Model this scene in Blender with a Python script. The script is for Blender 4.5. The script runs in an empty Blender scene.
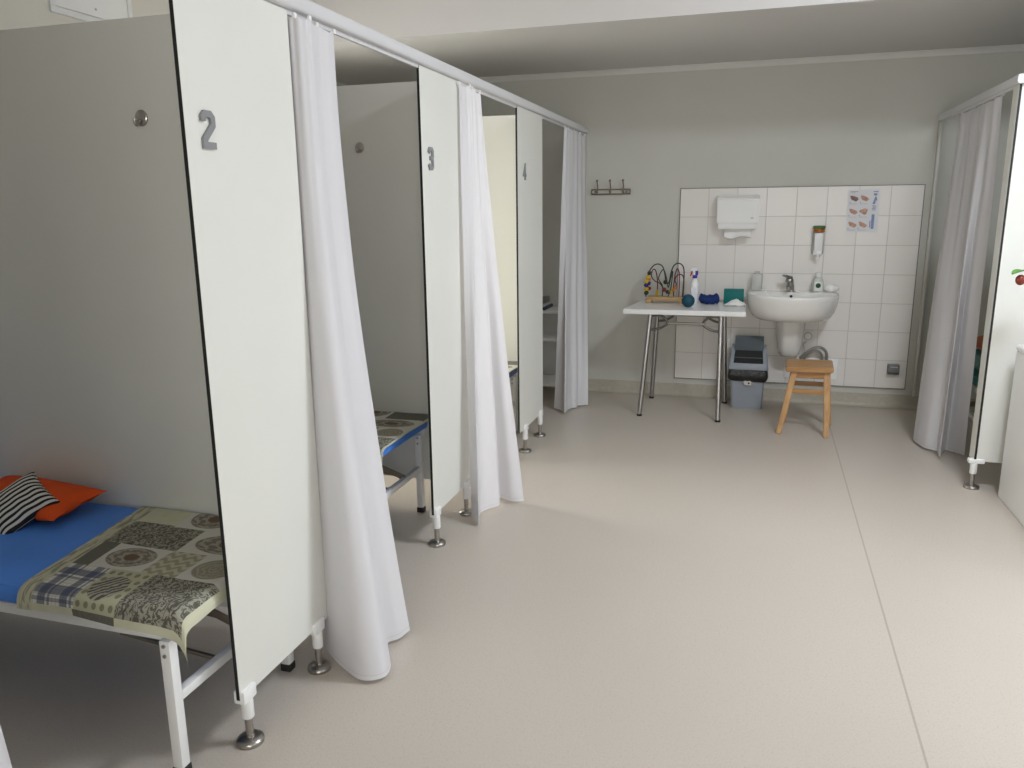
import bpy, bmesh, math, random
from mathutils import Vector, Matrix, noise
R = math.radians
PI = math.pi
scn = bpy.context.scene
COL = scn.collection
WORLD_LOC = {}

# ------------------------------------------------------------------ materials
MATS = {}
def mat(name, col, rough=.5, metal=0., spec=.5, coat=0., trans=0., emit=None, bump=None, vary=None, ior=1.45, alpha=1.):
    if name in MATS: return MATS[name]
    m = bpy.data.materials.new(name); m.use_nodes = True
    nt = m.node_tree; b = nt.nodes['Principled BSDF']
    b.inputs['Base Color'].default_value = (*col, 1)
    b.inputs['Roughness'].default_value = rough
    b.inputs['Metallic'].default_value = metal
    b.inputs['Specular IOR Level'].default_value = spec
    b.inputs['Coat Weight'].default_value = coat
    b.inputs['Transmission Weight'].default_value = trans
    b.inputs['IOR'].default_value = ior
    b.inputs['Alpha'].default_value = alpha
    if emit:
        b.inputs['Emission Color'].default_value = (*emit[0], 1); b.inputs['Emission Strength'].default_value = emit[1]
    if vary or bump:
        tc = nt.nodes.new('ShaderNodeTexCoord')
    if vary:                       # (scale, amount) fine tone variation of the surface itself
        n = nt.nodes.new('ShaderNodeTexNoise'); n.inputs['Scale'].default_value = vary[0]; n.inputs['Detail'].default_value = 4
        nt.links.new(tc.outputs['Object'], n.inputs['Vector'])
        r = nt.nodes.new('ShaderNodeMapRange'); r.inputs['From Min'].default_value = .3; r.inputs['From Max'].default_value = .7
        r.inputs['To Min'].default_value = 1 - vary[1]; r.inputs['To Max'].default_value = 1 + vary[1]
        nt.links.new(n.outputs['Fac'], r.inputs['Value'])
        mx = nt.nodes.new('ShaderNodeVectorMath'); mx.operation = 'SCALE'
        mx.inputs[0].default_value = col
        nt.links.new(r.outputs['Result'], mx.inputs['Scale'])
        nt.links.new(mx.outputs['Vector'], b.inputs['Base Color'])
    if bump:                       # (scale, strength, distance)
        n2 = nt.nodes.new('ShaderNodeTexNoise'); n2.inputs['Scale'].default_value = bump[0]; n2.inputs['Detail'].default_value = 5
        nt.links.new(tc.outputs['Object'], n2.inputs['Vector'])
        bp = nt.nodes.new('ShaderNodeBump'); bp.inputs['Strength'].default_value = bump[1]; bp.inputs['Distance'].default_value = bump[2]
        nt.links.new(n2.outputs['Fac'], bp.inputs['Height']); nt.links.new(bp.outputs['Normal'], b.inputs['Normal'])
    MATS[name] = m
    return m

class NT:
    """small node-graph helper"""
    def __init__(s, name, rough=.6):
        s.m = bpy.data.materials.new(name); s.m.use_nodes = True; s.nt = s.m.node_tree
        s.b = s.nt.nodes['Principled BSDF']; s.b.inputs['Roughness'].default_value = rough
        MATS[name] = s.m
    def n(s, t, **kw):
        nd = s.nt.nodes.new(t)
        for k, v in kw.items(): setattr(nd, k, v)
        return nd
    def put(s, v, sock):
        if isinstance(v, bpy.types.NodeSocket): s.nt.links.new(v, sock)
        elif isinstance(v, tuple) and len(v) == 3 and sock.type == 'RGBA': sock.default_value = (*v, 1)
        else: sock.default_value = v
    def math(s, op, a, b=None, c=None):
        nd = s.n('ShaderNodeMath', operation=op); s.put(a, nd.inputs[0])
        if b is not None: s.put(b, nd.inputs[1])
        if c is not None: s.put(c, nd.inputs[2])
        return nd.outputs[0]
    def mix(s, f, a, b):
        nd = s.n('ShaderNodeMix', data_type='RGBA'); s.put(f, nd.inputs[0]); s.put(a, nd.inputs[6]); s.put(b, nd.inputs[7])
        return nd.outputs[2]
    def uv(s):
        u = s.n('ShaderNodeUVMap'); sp = s.n('ShaderNodeSeparateXYZ'); s.nt.links.new(u.outputs[0], sp.inputs[0])
        return u.outputs[0], sp.outputs[0], sp.outputs[1]
    def obj(s):
        u = s.n('ShaderNodeTexCoord'); sp = s.n('ShaderNodeSeparateXYZ'); s.nt.links.new(u.outputs['Object'], sp.inputs[0])
        return u.outputs['Object'], sp.outputs[0], sp.outputs[1], sp.outputs[2]
    def noise(s, vec, scale, detail=3, dist=0.):
        nd = s.n('ShaderNodeTexNoise'); nd.inputs['Scale'].default_value = scale; nd.inputs['Detail'].default_value = detail
        nd.inputs['Distortion'].default_value = dist
        if vec is not None: s.nt.links.new(vec, nd.inputs['Vector'])
        return nd.outputs['Fac']
    def ramp(s, f, a, b):
        nd = s.n('ShaderNodeMapRange'); nd.interpolation_type = 'SMOOTHSTEP'
        s.put(f, nd.inputs['Value']); nd.inputs['From Min'].default_value = a; nd.inputs['From Max'].default_value = b
        return nd.outputs[0]
    def bump(s, h, st, d):
        nd = s.n('ShaderNodeBump'); nd.inputs['Strength'].default_value = st; nd.inputs['Distance'].default_value = d
        s.put(h, nd.inputs['Height']); s.nt.links.new(nd.outputs[0], s.b.inputs['Normal'])
    def done(s, col):
        s.put(col, s.b.inputs['Base Color']); return s.m

HPL = mat('white_laminate', (.735, .735, .685), .38, vary=(3, .015))
CORE = mat('black_laminate_core', (.012, .012, .012), .5)
PAINT = mat('grey_green_wall_paint', (.58, .575, .525), .75, vary=(2, .02), bump=(250, .08, .001))
PAINT_W = mat('cream_upper_wall_paint', (.70, .67, .60), .75, vary=(2, .02))
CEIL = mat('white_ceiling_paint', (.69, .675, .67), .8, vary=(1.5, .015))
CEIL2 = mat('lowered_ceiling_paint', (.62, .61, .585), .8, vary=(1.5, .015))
CROWN = mat('white_cove_moulding', (.70, .69, .66), .6)
BASE = mat('beige_cove_skirting', (.45, .41, .335), .45, vary=(40, .06))
ALU = mat('white_coated_rail', (.66, .655, .665), .35)
POST = mat('grey_wall_profile', (.62, .615, .565), .5)
WPLAST = mat('white_plastic', (.86, .86, .85), .35)
WMETAL = mat('white_painted_steel', (.80, .80, .79), .32)
CHROME = mat('chrome', (.42, .41, .40), .28, 1.)
STEEL = mat('brushed_steel', (.42, .40, .37), .28, 1.)
PEWTER = mat('dark_pewter_metal', (.27, .235, .185), .35, .9)
DIGIT = mat('grey_digit_plastic', (.24, .243, .25), .6)
BLACK = mat('black_rubber', (.02, .02, .02), .6)
BLUE = mat('blue_vinyl', (.085, .29, .90), .5, bump=(60, .1, .003), vary=(6, .05))
NAVYV = mat('dark_blue_vinyl', (.03, .06, .20), .5)
TEALV = mat('teal_vinyl', (.02, .19, .16), .5)
TERRA = mat('terracotta_fabric', (.45, .15, .06), .85, bump=(200, .3, .002))
ORANGE = mat('orange_fabric', (.80, .095, .01), .85, bump=(150, .3, .002), vary=(8, .08))
CERAMIC = mat('white_ceramic', (.83, .82, .79), .12, coat=.4)
DARKHOLE = mat('dark_hole', (.02, .02, .02), .7)
BINGREY = mat('blue_grey_plastic', (.30, .33, .37), .45, vary=(8, .03))
BINDARK = mat('slate_plastic', (.075, .095, .105), .45)
BAG = mat('black_bin_bag', (.02, .019, .018), .33, bump=(30, .9, .012))
PAPER = mat('white_paper', (.88, .87, .85), .8, bump=(40, .2, .004))
TEALBOX = mat('teal_card', (.0, .175, .165), .55)
TEALBALL = mat('teal_rubber', (.003, .062, .105), .55, bump=(120, .35, .003))
NAVY = mat('navy_cloth', (.006, .028, .15), .8, bump=(90, .5, .004))
GREENCAP = mat('green_plastic', (.07, .17, .05), .4)
AMBER = mat('amber_liquid', (.42, .12, .02), .25)
CLEAR = mat('clear_plastic', (.86, .87, .85), .22, trans=.5, ior=1.3)
GREYSOC = mat('grey_socket_plastic', (.10, .10, .10), .4)
HOSE = mat('grey_hose', (.32, .31, .29), .35, .4)
RED = mat('red_plastic', (.45, .02, .02), .4)
VIOLET = mat('violet_blue_plastic', (.05, .03, .38), .4)
WIRE_G = mat('dark_green_wire', (.03, .045, .03), .4)
WIRE_R = mat('maroon_wire', (.12, .02, .03), .4)
BEAD_Y = mat('yellow_bead', (.62, .42, .02), .4)
BEAD_B = mat('blue_bead', (.015, .015, .16), .4)
BEAD_D = mat('dark_bead', (.03, .028, .015), .4)
BEAD_R = mat('red_bead', (.22, .01, .02), .4)
BEAD_O = mat('orange_bead', (.6, .2, .02), .4)
LEAF = mat('green_leaf', (.09, .26, .03), .45, vary=(30, .2))
POT = mat('terracotta_pot', (.42, .17, .09), .8, vary=(10, .1))
SOIL = mat('potting_soil', (.04, .028, .02), .95)
BERRY = mat('red_brown_berry', (.20, .03, .015), .35)
CARD = mat('grey_card', (.5, .5, .48), .7)
INK = mat('grey_print', (.35, .36, .40), .7)
INKB = mat('blue_print', (.22, .28, .50), .7)
SKIN = mat('printed_skin_tone', (.56, .33, .24), .7, vary=(60, .25))
SKIND = mat('printed_dark_tone', (.28, .17, .14), .7, vary=(60, .3))
EMBLEM = mat('dark_green_print', (.02, .08, .04), .6)
DARKBLUE = mat('dark_blue_card', (.05, .06, .12), .6)

def wood(name, c1, c2, axis=0, scale=9., rough=.42):
    t = NT(name, rough); v, x, y, z = t.obj()
    mp = t.n('ShaderNodeMapping'); sc = [scale * 5] * 3; sc[axis] = scale * .5; mp.inputs['Scale'].default_value = sc
    t.nt.links.new(v, mp.inputs[0])
    f = t.noise(mp.outputs[0], 1.5, 5, .6)
    return t.done(t.mix(t.ramp(f, .3, .7), c1, c2))
PINE = wood('pine_wood_seat', (.54, .30, .12), (.39, .20, .07), 0, 6)
PINE_L = wood('pine_wood_leg', (.58, .34, .14), (.44, .235, .09), 2, 6)
PINE_B = wood('pale_beech_wood', (.50, .33, .16), (.40, .25, .11), 0, 8)

def floor_mat():
    t = NT('speckled_beige_linoleum', .30); v, x, y, z = t.obj()
    f1 = t.noise(v, 420, 2); f2 = t.noise(v, 130, 4); f3 = t.noise(v, 1.3, 4)
    c = t.mix(t.ramp(f1, .35, .65), (.495, .440, .380), (.595, .538, .475))
    c = t.mix(t.math('MULTIPLY', t.ramp(f2, .52, .70), .45), c, (.43, .375, .31))
    c = t.mix(t.math('MULTIPLY', t.ramp(f3, .4, .65), .18), c, (.48, .43, .36))
    # welded seam between two lengths of flooring
    d = t.math('ABSOLUTE', t.math('SUBTRACT', x, t.math('MULTIPLY_ADD', y, .01, 1.787)))
    c = t.mix(t.math('MULTIPLY', t.math('SUBTRACT', 1., t.ramp(d, .0022, .0045)), .55), c, (.26, .225, .18))
    rr = t.math('MULTIPLY_ADD', f2, .14, .27); t.put(rr, t.b.inputs['Roughness'])
    t.b.inputs['Specular IOR Level'].default_value = .42
    t.bump(f2, .06, .002)
    return t.done(c)
FLOOR = floor_mat()

def tile_mat():
    t = NT('white_glazed_tiles', .18); v, x, y, z = t.obj()
    s = .2004
    def line(p):
        u = t.math('FRACT', t.math('DIVIDE', p, s)); d = t.math('MINIMUM', u, t.math('SUBTRACT', 1., u))
        return t.math('SUBTRACT', 1., t.ramp(d, .006, .013))
    g = t.math('MAXIMUM', line(x), line(z))
    # every tile a trace lighter or darker
    wn = t.n('ShaderNodeTexWhiteNoise', noise_dimensions='2D'); cb = t.n('ShaderNodeCombineXYZ')
    t.put(t.math('FLOOR', t.math('DIVIDE', x, s)), cb.inputs[0]); t.put(t.math('FLOOR', t.math('DIVIDE', z, s)), cb.inputs[1])
    t.nt.links.new(cb.outputs[0], wn.inputs['Vector'])
    c = t.mix(wn.outputs['Value'], (.785, .755, .715), (.815, .785, .75))
    c = t.mix(g, c, (.545, .515, .47))
    t.put(t.math('MULTIPLY_ADD', g, .4, .27), t.b.inputs['Roughness'])
    t.bump(t.math('MULTIPLY', g, -1.), .5, .002)
    return t.done(c)
TILE = tile_mat()

def curtain_mat():
    t = NT('white_sheer_curtain_cloth', .8)
    v, x, y, z = t.obj()
    w = t.noise(v, 600, 2)
    col = t.mix(w, (.83, .82, .835), (.87, .86, .875))
    hem = t.math('SUBTRACT', t.ramp(z, .026, .028), t.ramp(z, .030, .032))
    t.done(t.mix(t.math('MULTIPLY', hem, .35), col, (.55, .54, .53))); t.bump(w, .08, .001)
    tr = t.n('ShaderNodeBsdfTranslucent'); tr.inputs[0].default_value = (.86, .85, .87, 1)
    mx = t.n('ShaderNodeMixShader'); mx.inputs[0].default_value = .32
    out = t.nt.nodes['Material Output']
    t.nt.links.new(t.b.outputs[0], mx.inputs[1]); t.nt.links.new(tr.outputs[0], mx.inputs[2]); t.nt.links.new(mx.outputs[0], out.inputs[0])
    tp = t.n('ShaderNodeBsdfTransparent'); mx2 = t.n('ShaderNodeMixShader'); mx2.inputs[0].default_value = .05
    t.nt.links.new(mx.outputs[0], mx2.inputs[1]); t.nt.links.new(tp.outputs[0], mx2.inputs[2]); t.nt.links.new(mx2.outputs[0], out.inputs[0])
    return t.m
CURT = curtain_mat()

def stripe_mat():
    t = NT('black_and_white_striped_fabric', .85); v, u, w = t.uv()
    f = t.math('FRACT', t.math('MULTIPLY', w, 10.))
    k = t.math('SUBTRACT', t.ramp(f, .0, .05), t.ramp(f, .48, .53))
    return t.done(t.mix(k, (.72, .70, .66), (.012, .012, .014)))
STRIPE = stripe_mat()

# ---- patchwork prints of the foot covers
CREAM = (.58, .57, .43); PALE = (.70, .69, .62); OLIVE = (.15, .145, .105)
def patch_materials():
    P = {}
    t = NT('patch_border_cream', .8); v, u, w = t.uv(); f = t.noise(v, 9, 5, 1.)
    P['border'] = t.done(t.mix(t.ramp(f, .45, .62), CREAM, (.30, .29, .19)))
    t = NT('patch_cream', .8); v, u, w = t.uv(); f = t.noise(v, 6, 4)
    P['cream'] = t.done(t.mix(f, (.54, .54, .38), (.68, .67, .52)))
    t = NT('patch_plaid', .8); v, u, w = t.uv()
    def bar(x, c, hw): return t.math('SUBTRACT', 1., t.ramp(t.math('ABSOLUTE', t.math('SUBTRACT', x, c)), hw * .8, hw))
    c = PALE
    for x in (u, w):
        fine = t.math('FRACT', t.math('MULTIPLY', x, 11.)); c = t.mix(t.math('MULTIPLY', t.math('LESS_THAN', fine, .18), .35), c, (.2, .22, .25))
    for x, cs in ((u, (.2, .74)), (w, (.22, .72))):
        for q in cs:
            c = t.mix(t.math('MULTIPLY', bar(x, q, .10), .72), c, (.055, .07, .14)); c = t.mix(t.math('MULTIPLY', bar(x, q + .17, .035), .55), c, (.055, .07, .14))
    P['plaid'] = t.done(c)
    t = NT('patch_cable_knit', .8); v, u, w = t.uv()
    sn = t.math('ADD', t.math('MULTIPLY', t.math('SINE', t.math('MULTIPLY_ADD', w, 26., t.math('MULTIPLY', t.math('SINE', t.math('MULTIPLY', u, 19.)), 1.6))), .8), t.math('MULTIPLY_ADD', t.noise(v, 16, 4), 2.2, -1.1))
    P['cable'] = t.done(t.mix(t.ramp(sn, -.6, .7), (.34, .32, .22), (.54, .52, .39)))
    for nm, base, dark in (('ring', (.64, .63, .57), (.20, .175, .15)), ('ball', (.64, .63, .58), (.30, .28, .20))):
        t = NT('patch_' + nm, .8); v, u, w = t.uv()
        dx = t.math('SUBTRACT', u, .5); dy = t.math('SUBTRACT', w, .48)
        r = t.math('SQRT', t.math('ADD', t.math('MULTIPLY', dx, dx), t.math('MULTIPLY', dy, dy)))
        f = t.noise(v, 5, 4, 1.5)
        rings = t.math('SINE', t.math('MULTIPLY_ADD', r, 62. if nm == 'ball' else 40., t.math('MULTIPLY', f, 14.)))
        c = t.mix(t.ramp(rings, -.5, .8), dark, (.40, .37, .29))
        if nm == 'ring': c = t.mix(t.math('SUBTRACT', 1., t.ramp(r, .11, .15)), c, (.16, .10, .06))
        P[nm] = t.done(t.mix(t.ramp(r, .40, .43), c, base))
    t = NT('patch_grey_knit', .8); v, u, w = t.uv()
    f = t.noise(v, 5, 5, 2.); sn = t.math('ADD', t.math('SINE', t.math('MULTIPLY_ADD', u, 60., t.math('MULTIPLY', f, 30.))), t.math('MULTIPLY_ADD', t.noise(v, 9, 3), 2.4, -1.2))
    P['knit'] = t.done(t.mix(t.ramp(sn, -.8, .9), (.10, .095, .075), (.36, .35, .28)))
    t = NT('patch_dark_wool', .8); v, u, w = t.uv(); f = t.noise(v, 14, 4)
    P['dark'] = t.done(t.mix(f, (.09, .09, .07), (.2, .195, .16)))
    t = NT('patch_dots_and_yarn', .8); v, u, w = t.uv()
    fu = t.math('SUBTRACT', t.math('FRACT', t.math('MULTIPLY', u, 5.)), .5); fw = t.math('SUBTRACT', t.math('FRACT', t.math('MULTIPLY', w, 5.)), .5)
    d = t.math('SQRT', t.math('ADD', t.math('MULTIPLY', fu, fu), t.math('MULTIPLY', fw, fw)))
    c = t.mix(t.ramp(d, .26, .30), (.25, .24, .16), (.50, .50, .34))
    dx = t.math('SUBTRACT', u, .45); dy = t.math('SUBTRACT', w, .5); rr = t.math('SQRT', t.math('ADD', t.math('MULTIPLY', dx, dx), t.math('MULTIPLY', t.math('MULTIPLY', dy, dy), 1.3)))
    sn = t.math('SINE', t.math('MULTIPLY_ADD', t.math('ADD', u, w), 42., t.math('MULTIPLY', t.noise(v, 4, 3, 1.), 10.)))
    yarn = t.mix(t.ramp(sn, -.6, .6), (.10, .095, .08), (.42, .40, .33))
    P['yarn'] = t.done(t.mix(t.ramp(rr, .36, .38), yarn, c))
    return P
PATCH = patch_materials()

# ------------------------------------------------------------------ geometry helpers
def box_bm(x0, x1, y0, y1, z0, z1, bev=0., seg=2):
    b = bmesh.new(); bmesh.ops.create_cube(b, size=1.)
    for v in b.verts:
        v.co = Vector((x0 + (v.co.x + .5) * (x1 - x0), y0 + (v.co.y + .5) * (y1 - y0), z0 + (v.co.z + .5) * (z1 - z0)))
    if bev: bmesh.ops.bevel(b, geom=b.edges[:], offset=bev, segments=seg, affect='EDGES', profile=.5)
    return b
class MB:
    def __init__(s): s.bm = bmesh.new(); s.uvl = None
    def add(s, b, M=None, mi=0):
        if M is not None: bmesh.ops.transform(b, matrix=M, verts=b.verts[:])
        for f in b.faces: f.material_index = mi
        me = bpy.data.meshes.new('tmp'); b.to_mesh(me); b.free(); s.bm.from_mesh(me); bpy.data.meshes.remove(me); return s
    def box(s, x0, x1, y0, y1, z0, z1, bev=0., mi=0, M=None, seg=2): return s.add(box_bm(x0, x1, y0, y1, z0, z1, bev, seg), M, mi)
    def bar(s, p, q, w, h, bev=.002, mi=0, up=(0, 0, 1)):
        p = Vector(p); q = Vector(q); d = q - p; L = d.length; d.normalize()
        u = Vector(up)
        if abs(d.dot(u)) > .95: u = Vector((0, 1, 0))
        a = d.cross(u).normalized(); c = a.cross(d).normalized()
        M = Matrix((a, d, c)).transposed().to_4x4(); M.translation = p
        return s.add(box_bm(-w / 2, w / 2, 0, L, -h / 2, h / 2, bev), M, mi)
    def cyl(s, p, q, r0, r1=None, seg=24, mi=0):
        r1 = r0 if r1 is None else r1; p = Vector(p); q = Vector(q); d = q - p
        b = bmesh.new(); bmesh.ops.create_cone(b, cap_ends=True, segments=seg, radius1=r0, radius2=r1, depth=d.length)
        M = Matrix.Translation((p + q) / 2) @ d.to_track_quat('Z', 'Y').to_matrix().to_4x4()
        return s.add(b, M, mi)
    def lathe(s, prof, c=(0, 0, 0), seg=32, mi=0, sx=1., sy=1., M=None):
        b = bmesh.new(); rings = []
        for r, z in prof:
            if r < 1e-6: rings.append([b.verts.new((0, 0, z))])
            else: rings.append([b.verts.new((r * math.cos(2 * PI * i / seg) * sx, r * math.sin(2 * PI * i / seg) * sy, z)) for i in range(seg)])
        for A, B in zip(rings, rings[1:]):
            for i in range(seg):
                j = (i + 1) % seg
                if len(A) == 1 and len(B) == 1: continue
                if len(A) == 1: b.faces.new((A[0], B[j], B[i]))
                elif len(B) == 1: b.faces.new((A[i], A[j], B[0]))
                else: b.faces.new((A[i], A[j], B[j], B[i]))
        if len(rings[0]) > 1: b.faces.new(rings[0][::-1])
        if len(rings[-1]) > 1: b.faces.new(rings[-1])
        bmesh.ops.recalc_face_normals(b, faces=b.faces[:])
        T = Matrix.Translation(c)
        return s.add(b, T @ M if M is not None else T, mi)
    def loft(s, rings, close=True, caps=True, mi=0):
        b = bmesh.new(); vr = [[b.verts.new(p) for p in r] for r in rings]; n = len(vr[0])
        for A, B in zip(vr, vr[1:]):
            for i in range(n if close else n - 1):
                j = (i + 1) % n; b.faces.new((A[i], A[j], B[j], B[i]))
        if caps: b.faces.new(vr[0][::-1]); b.faces.new(vr[-1])
        bmesh.ops.recalc_face_normals(b, faces=b.faces[:])
        return s.add(b, None, mi)
    def tube(s, pts, r, seg=10, mi=0, sub=6, closed=False):
        P = [Vector(p) for p in pts]
        if sub > 1: P = spline(P, sub, closed)
        n = len(P); rings = []; up = None
        for i in range(n):
            a = P[(i - 1) % n] if closed else P[max(0, i - 1)]; c = P[(i + 1) % n] if closed else P[min(n - 1, i + 1)]
            d = (c - a).normalized()
            if up is None: up = d.orthogonal().normalized()
            up = (up - d * up.dot(d)).normalized(); w = d.cross(up)
            rr = r[i * len(r) // n] if isinstance(r, (list, tuple)) else r
            rings.append([P[i] + (up * math.cos(2 * PI * k / seg) + w * math.sin(2 * PI * k / seg)) * rr for k in range(seg)])
        if closed: return s.loft(rings + [rings[0]], caps=False, mi=mi)
        return s.loft(rings, mi=mi)
    def sphere(s, c, r, seg=20, mi=0, sc=(1, 1, 1), M=None):
        b = bmesh.new(); bmesh.ops.create_uvsphere(b, u_segments=seg, v_segments=seg // 2, radius=r)
        Mt = Matrix.Translation(c) @ (M.to_4x4() if M is not None else Matrix()) @ Matrix.Diagonal((*sc, 1)); return s.add(b, Mt, mi)
    def prism(s, poly, axis, a, b_, mi=0, bev=0.):
        """polygon in the plane across axis, extruded from a to b_"""
        b = bmesh.new()
        def P(u, v, w): return {'x': (w, u, v), 'y': (u, w, v), 'z': (u, v, w)}[axis]
        A = [b.verts.new(P(u, v, a)) for u, v in poly]; B = [b.verts.new(P(u, v, b_)) for u, v in poly]; n = len(poly)
        b.faces.new(A); b.faces.new(B[::-1])
        for i in range(n): b.faces.new((A[i], B[i], B[(i + 1) % n], A[(i + 1) % n]))
        bmesh.ops.recalc_face_normals(b, faces=b.faces[:])
        if bev: bmesh.ops.bevel(b, geom=b.edges[:], offset=bev, segments=2, affect='EDGES')
        return s.add(b, None, mi)
    def build(s, name, mats, parent=None, at=None, angle=38, solid=None):
        me = bpy.data.meshes.new(name)
        if not isinstance(mats, (list, tuple)): mats = [mats]
        base = Vector(WORLD_LOC[parent.name]) if parent is not None else Vector(at if at is not None else (0, 0, 0))
        bmesh.ops.translate(s.bm, vec=-base, verts=s.bm.verts[:])
        for f in s.bm.faces: f.smooth = True
        s.bm.to_mesh(me); s.bm.free()
        me.set_sharp_from_angle(angle=R(angle))
        for m in mats: me.materials.append(m)
        o = bpy.data.objects.new(name, me); COL.objects.link(o)
        if parent is not None: o.parent = parent
        else: o.location = base
        WORLD_LOC[o.name] = tuple(base)
        if solid:
            md = o.modifiers.new('cloth_thickness', 'SOLIDIFY'); md.thickness = solid; md.offset = 0; md.use_rim = False
        return o
def spline(P, sub, closed=False):
    out = []; n = len(P)
    rng = range(n if closed else n - 1)
    for i in rng:
        p1 = P[i]; p2 = P[(i + 1) % n]
        p0 = P[(i - 1) % n] if closed or i > 0 else p1 * 2 - p2
        p3 = P[(i + 2) % n] if closed or i < n - 2 else p2 * 2 - p1
        for k in range(sub):
            t = k / sub
            out.append(.5 * ((2 * p1) + (p2 - p0) * t + (2 * p0 - 5 * p1 + 4 * p2 - p3) * t * t + (3 * p1 - p0 - 3 * p2 + p3) * t ** 3))
    if not closed: out.append(P[-1].copy())
    return out
def tag(o, label, cat, group=None, kind=None):
    o['label'] = label; o['category'] = cat
    if group: o['group'] = group
    if kind: o['kind'] = kind
    return o
def thing(name, loc, label, cat, group=None):
    o = bpy.data.objects.new(name, None); COL.objects.link(o); o.location = loc
    o.empty_display_size = .1; WORLD_LOC[o.name] = tuple(loc)
    return tag(o, label, cat, group)
def structure(o):
    o['kind'] = 'structure'; return o

# ================================================================== the room
XL, XR, YN = -1.95, 4.45, -8.6      # left wall, right wall, rear wall; the back wall is y = 0
ZC, ZL, YS = 2.95, 2.392, -1.527    # main ceiling, lowered ceiling, edge of the lowered ceiling
XP, XQ = 0., 2.372                  # planes of the cubicle fronts, left and right
def wall_with_hole(name, axis, pos0, pos1, a0, a1, holes, m, ztop=ZC):
    """wall slab; holes = [(h0, h1, z0, z1)] along the wall, sorted"""
    b = MB()
    def seg(u0, u1, z0, z1):
        if u1 - u0 < 1e-4 or z1 - z0 < 1e-4: return
        if axis == 'x': b.box(pos0, pos1, u0, u1, z0, z1)
        else: b.box(u0, u1, pos0, pos1, z0, z1)
    cur = a0
    for h0, h1, z0, z1 in holes:
        seg(cur, h0, 0, ztop); seg(h0, h1, 0, z0); seg(h0, h1, z1, ztop); cur = h1
    seg(cur, a1, 0, ztop)
    return structure(b.build(name, m))
structure(MB().box(XL - .2, XR + .2, YN - .2, .2, -.1, 0).build('floor', FLOOR))
structure(MB().box(XL - .2, XR + .2, YN - .2, 0, ZC, ZC + .15).build('ceiling', CEIL))
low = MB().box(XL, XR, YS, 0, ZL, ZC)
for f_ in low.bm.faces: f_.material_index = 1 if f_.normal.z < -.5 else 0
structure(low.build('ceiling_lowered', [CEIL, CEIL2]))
structure(MB().box(XL - .2, XR + .2, 0, .2, 0, ZC + .15).build('wall_back', PAINT))
WIN_L = (-2.45, -1.45, .85, 1.82)
WIN_R = [(-4.45, -2.25, 1.20, 2.85), (-7.6, -5.2, 1.20, 2.85)]
WIN_N = [(.9, 3.1, .9, 1.95)]
wall_with_hole('wall_left', 'x', XL - .2, XL, YN - .2, 0, [WIN_L], PAINT_W)
wall_with_hole('wall_right', 'x', XR, XR + .2, YN - .2, 0, [WIN_R[1], WIN_R[0]], PAINT)
wall_with_hole('wall_rear', 'y', YN - .2, YN, XL, XR, WIN_N, PAINT)
GLASS = mat('window_glass', (1, 1, 1), .02, trans=1., ior=1.02)
def window(name, axis, pos, h):
    h0, h1, z0, z1 = h; b = MB(); f = .06
    def bx(u0, u1, za, zb, d=.03):
        if axis == 'x': b.box(pos - d, pos + d, u0, u1, za, zb, .004)
        else: b.box(u0, u1, pos - d, pos + d, za, zb, .004)
    bx(h0, h0 + f, z0, z1); bx(h1 - f, h1, z0, z1); bx(h0 + f, h1 - f, z0, z0 + f); bx(h0 + f, h1 - f, z1 - f, z1)
    n = 2 if h1 - h0 > 1.5 else 1
    if n == 2: bx((h0 + h1) / 2 - .04, (h0 + h1) / 2 + .04, z0 + f, z1 - f)
    w = structure(b.build(name, WPLAST))
window('window_1', 'x', XL - .1, WIN_L)
window('window_2', 'x', XR + .1, WIN_R[0])
window('window_3', 'x', XR + .1, WIN_R[1])
window('window_4', 'y', YN - .1, WIN_N[0])
# cove moulding and skirting
def swept(name, prof, x0, x1, m):           # profile (y, z) run along x
    return structure(MB().prism(prof, 'x', x0, x1).build(name, m))
swept('trim_1', [(0, ZL), (-.034, ZL), (-.034, ZL - .006), (-.026, ZL - .010), (-.012, ZL - .026), (-.008, ZL - .036), (0, ZL - .036)], XL, XR, CROWN)
cove = [(0, .098), (-.004, .098), (-.005, .094), (-.005, .03), (-.009, .016), (-.018, .006), (-.030, .001), (0, .001)]
swept('baseboard_back', cove, XL, XR, BASE)
structure(MB().prism([(XL - v, z) for v, z in cove], 'y', YN, 0).build('baseboard_left', BASE))
lt = MB().prism([(XL, ZL), (XL + .034, ZL), (XL + .026, ZL - .010), (XL + .010, ZL - .036), (XL, ZL - .036)], 'y', YS, -.035)
structure(lt.build('trim_2', CROWN))

# access hatch high on the left wall
h = thing('access_hatch', (XL, -2.6, 2.34), 'white flush access hatch with a small lock high on the cream left wall', 'hatch')
b = MB(); y0, y1, z0, z1 = -2.855, -2.33, 2.337, 2.80; w = .03
b.box(XL, XL + .012, y0, y1, z0, z0 + w, .002).box(XL, XL + .012, y0, y1, z1 - w, z1, .002).box(XL, XL + .012, y0, y0 + w, z0 + w, z1 - w, .002).box(XL, XL + .012, y1 - w, y1, z0 + w, z1 - w, .002)
b.build('hatch_frame', WMETAL, h)
d = MB().box(XL, XL + .009, y0 + w + .003, y1 - w - .003, z0 + w + .003, z1 - w - .003, .001).build('hatch_door', WPLAST, h)
MB().cyl((XL + .008, -2.58, 2.405), (XL + .0115, -2.58, 2.405), .006).build('lock', CARD, d)

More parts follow.
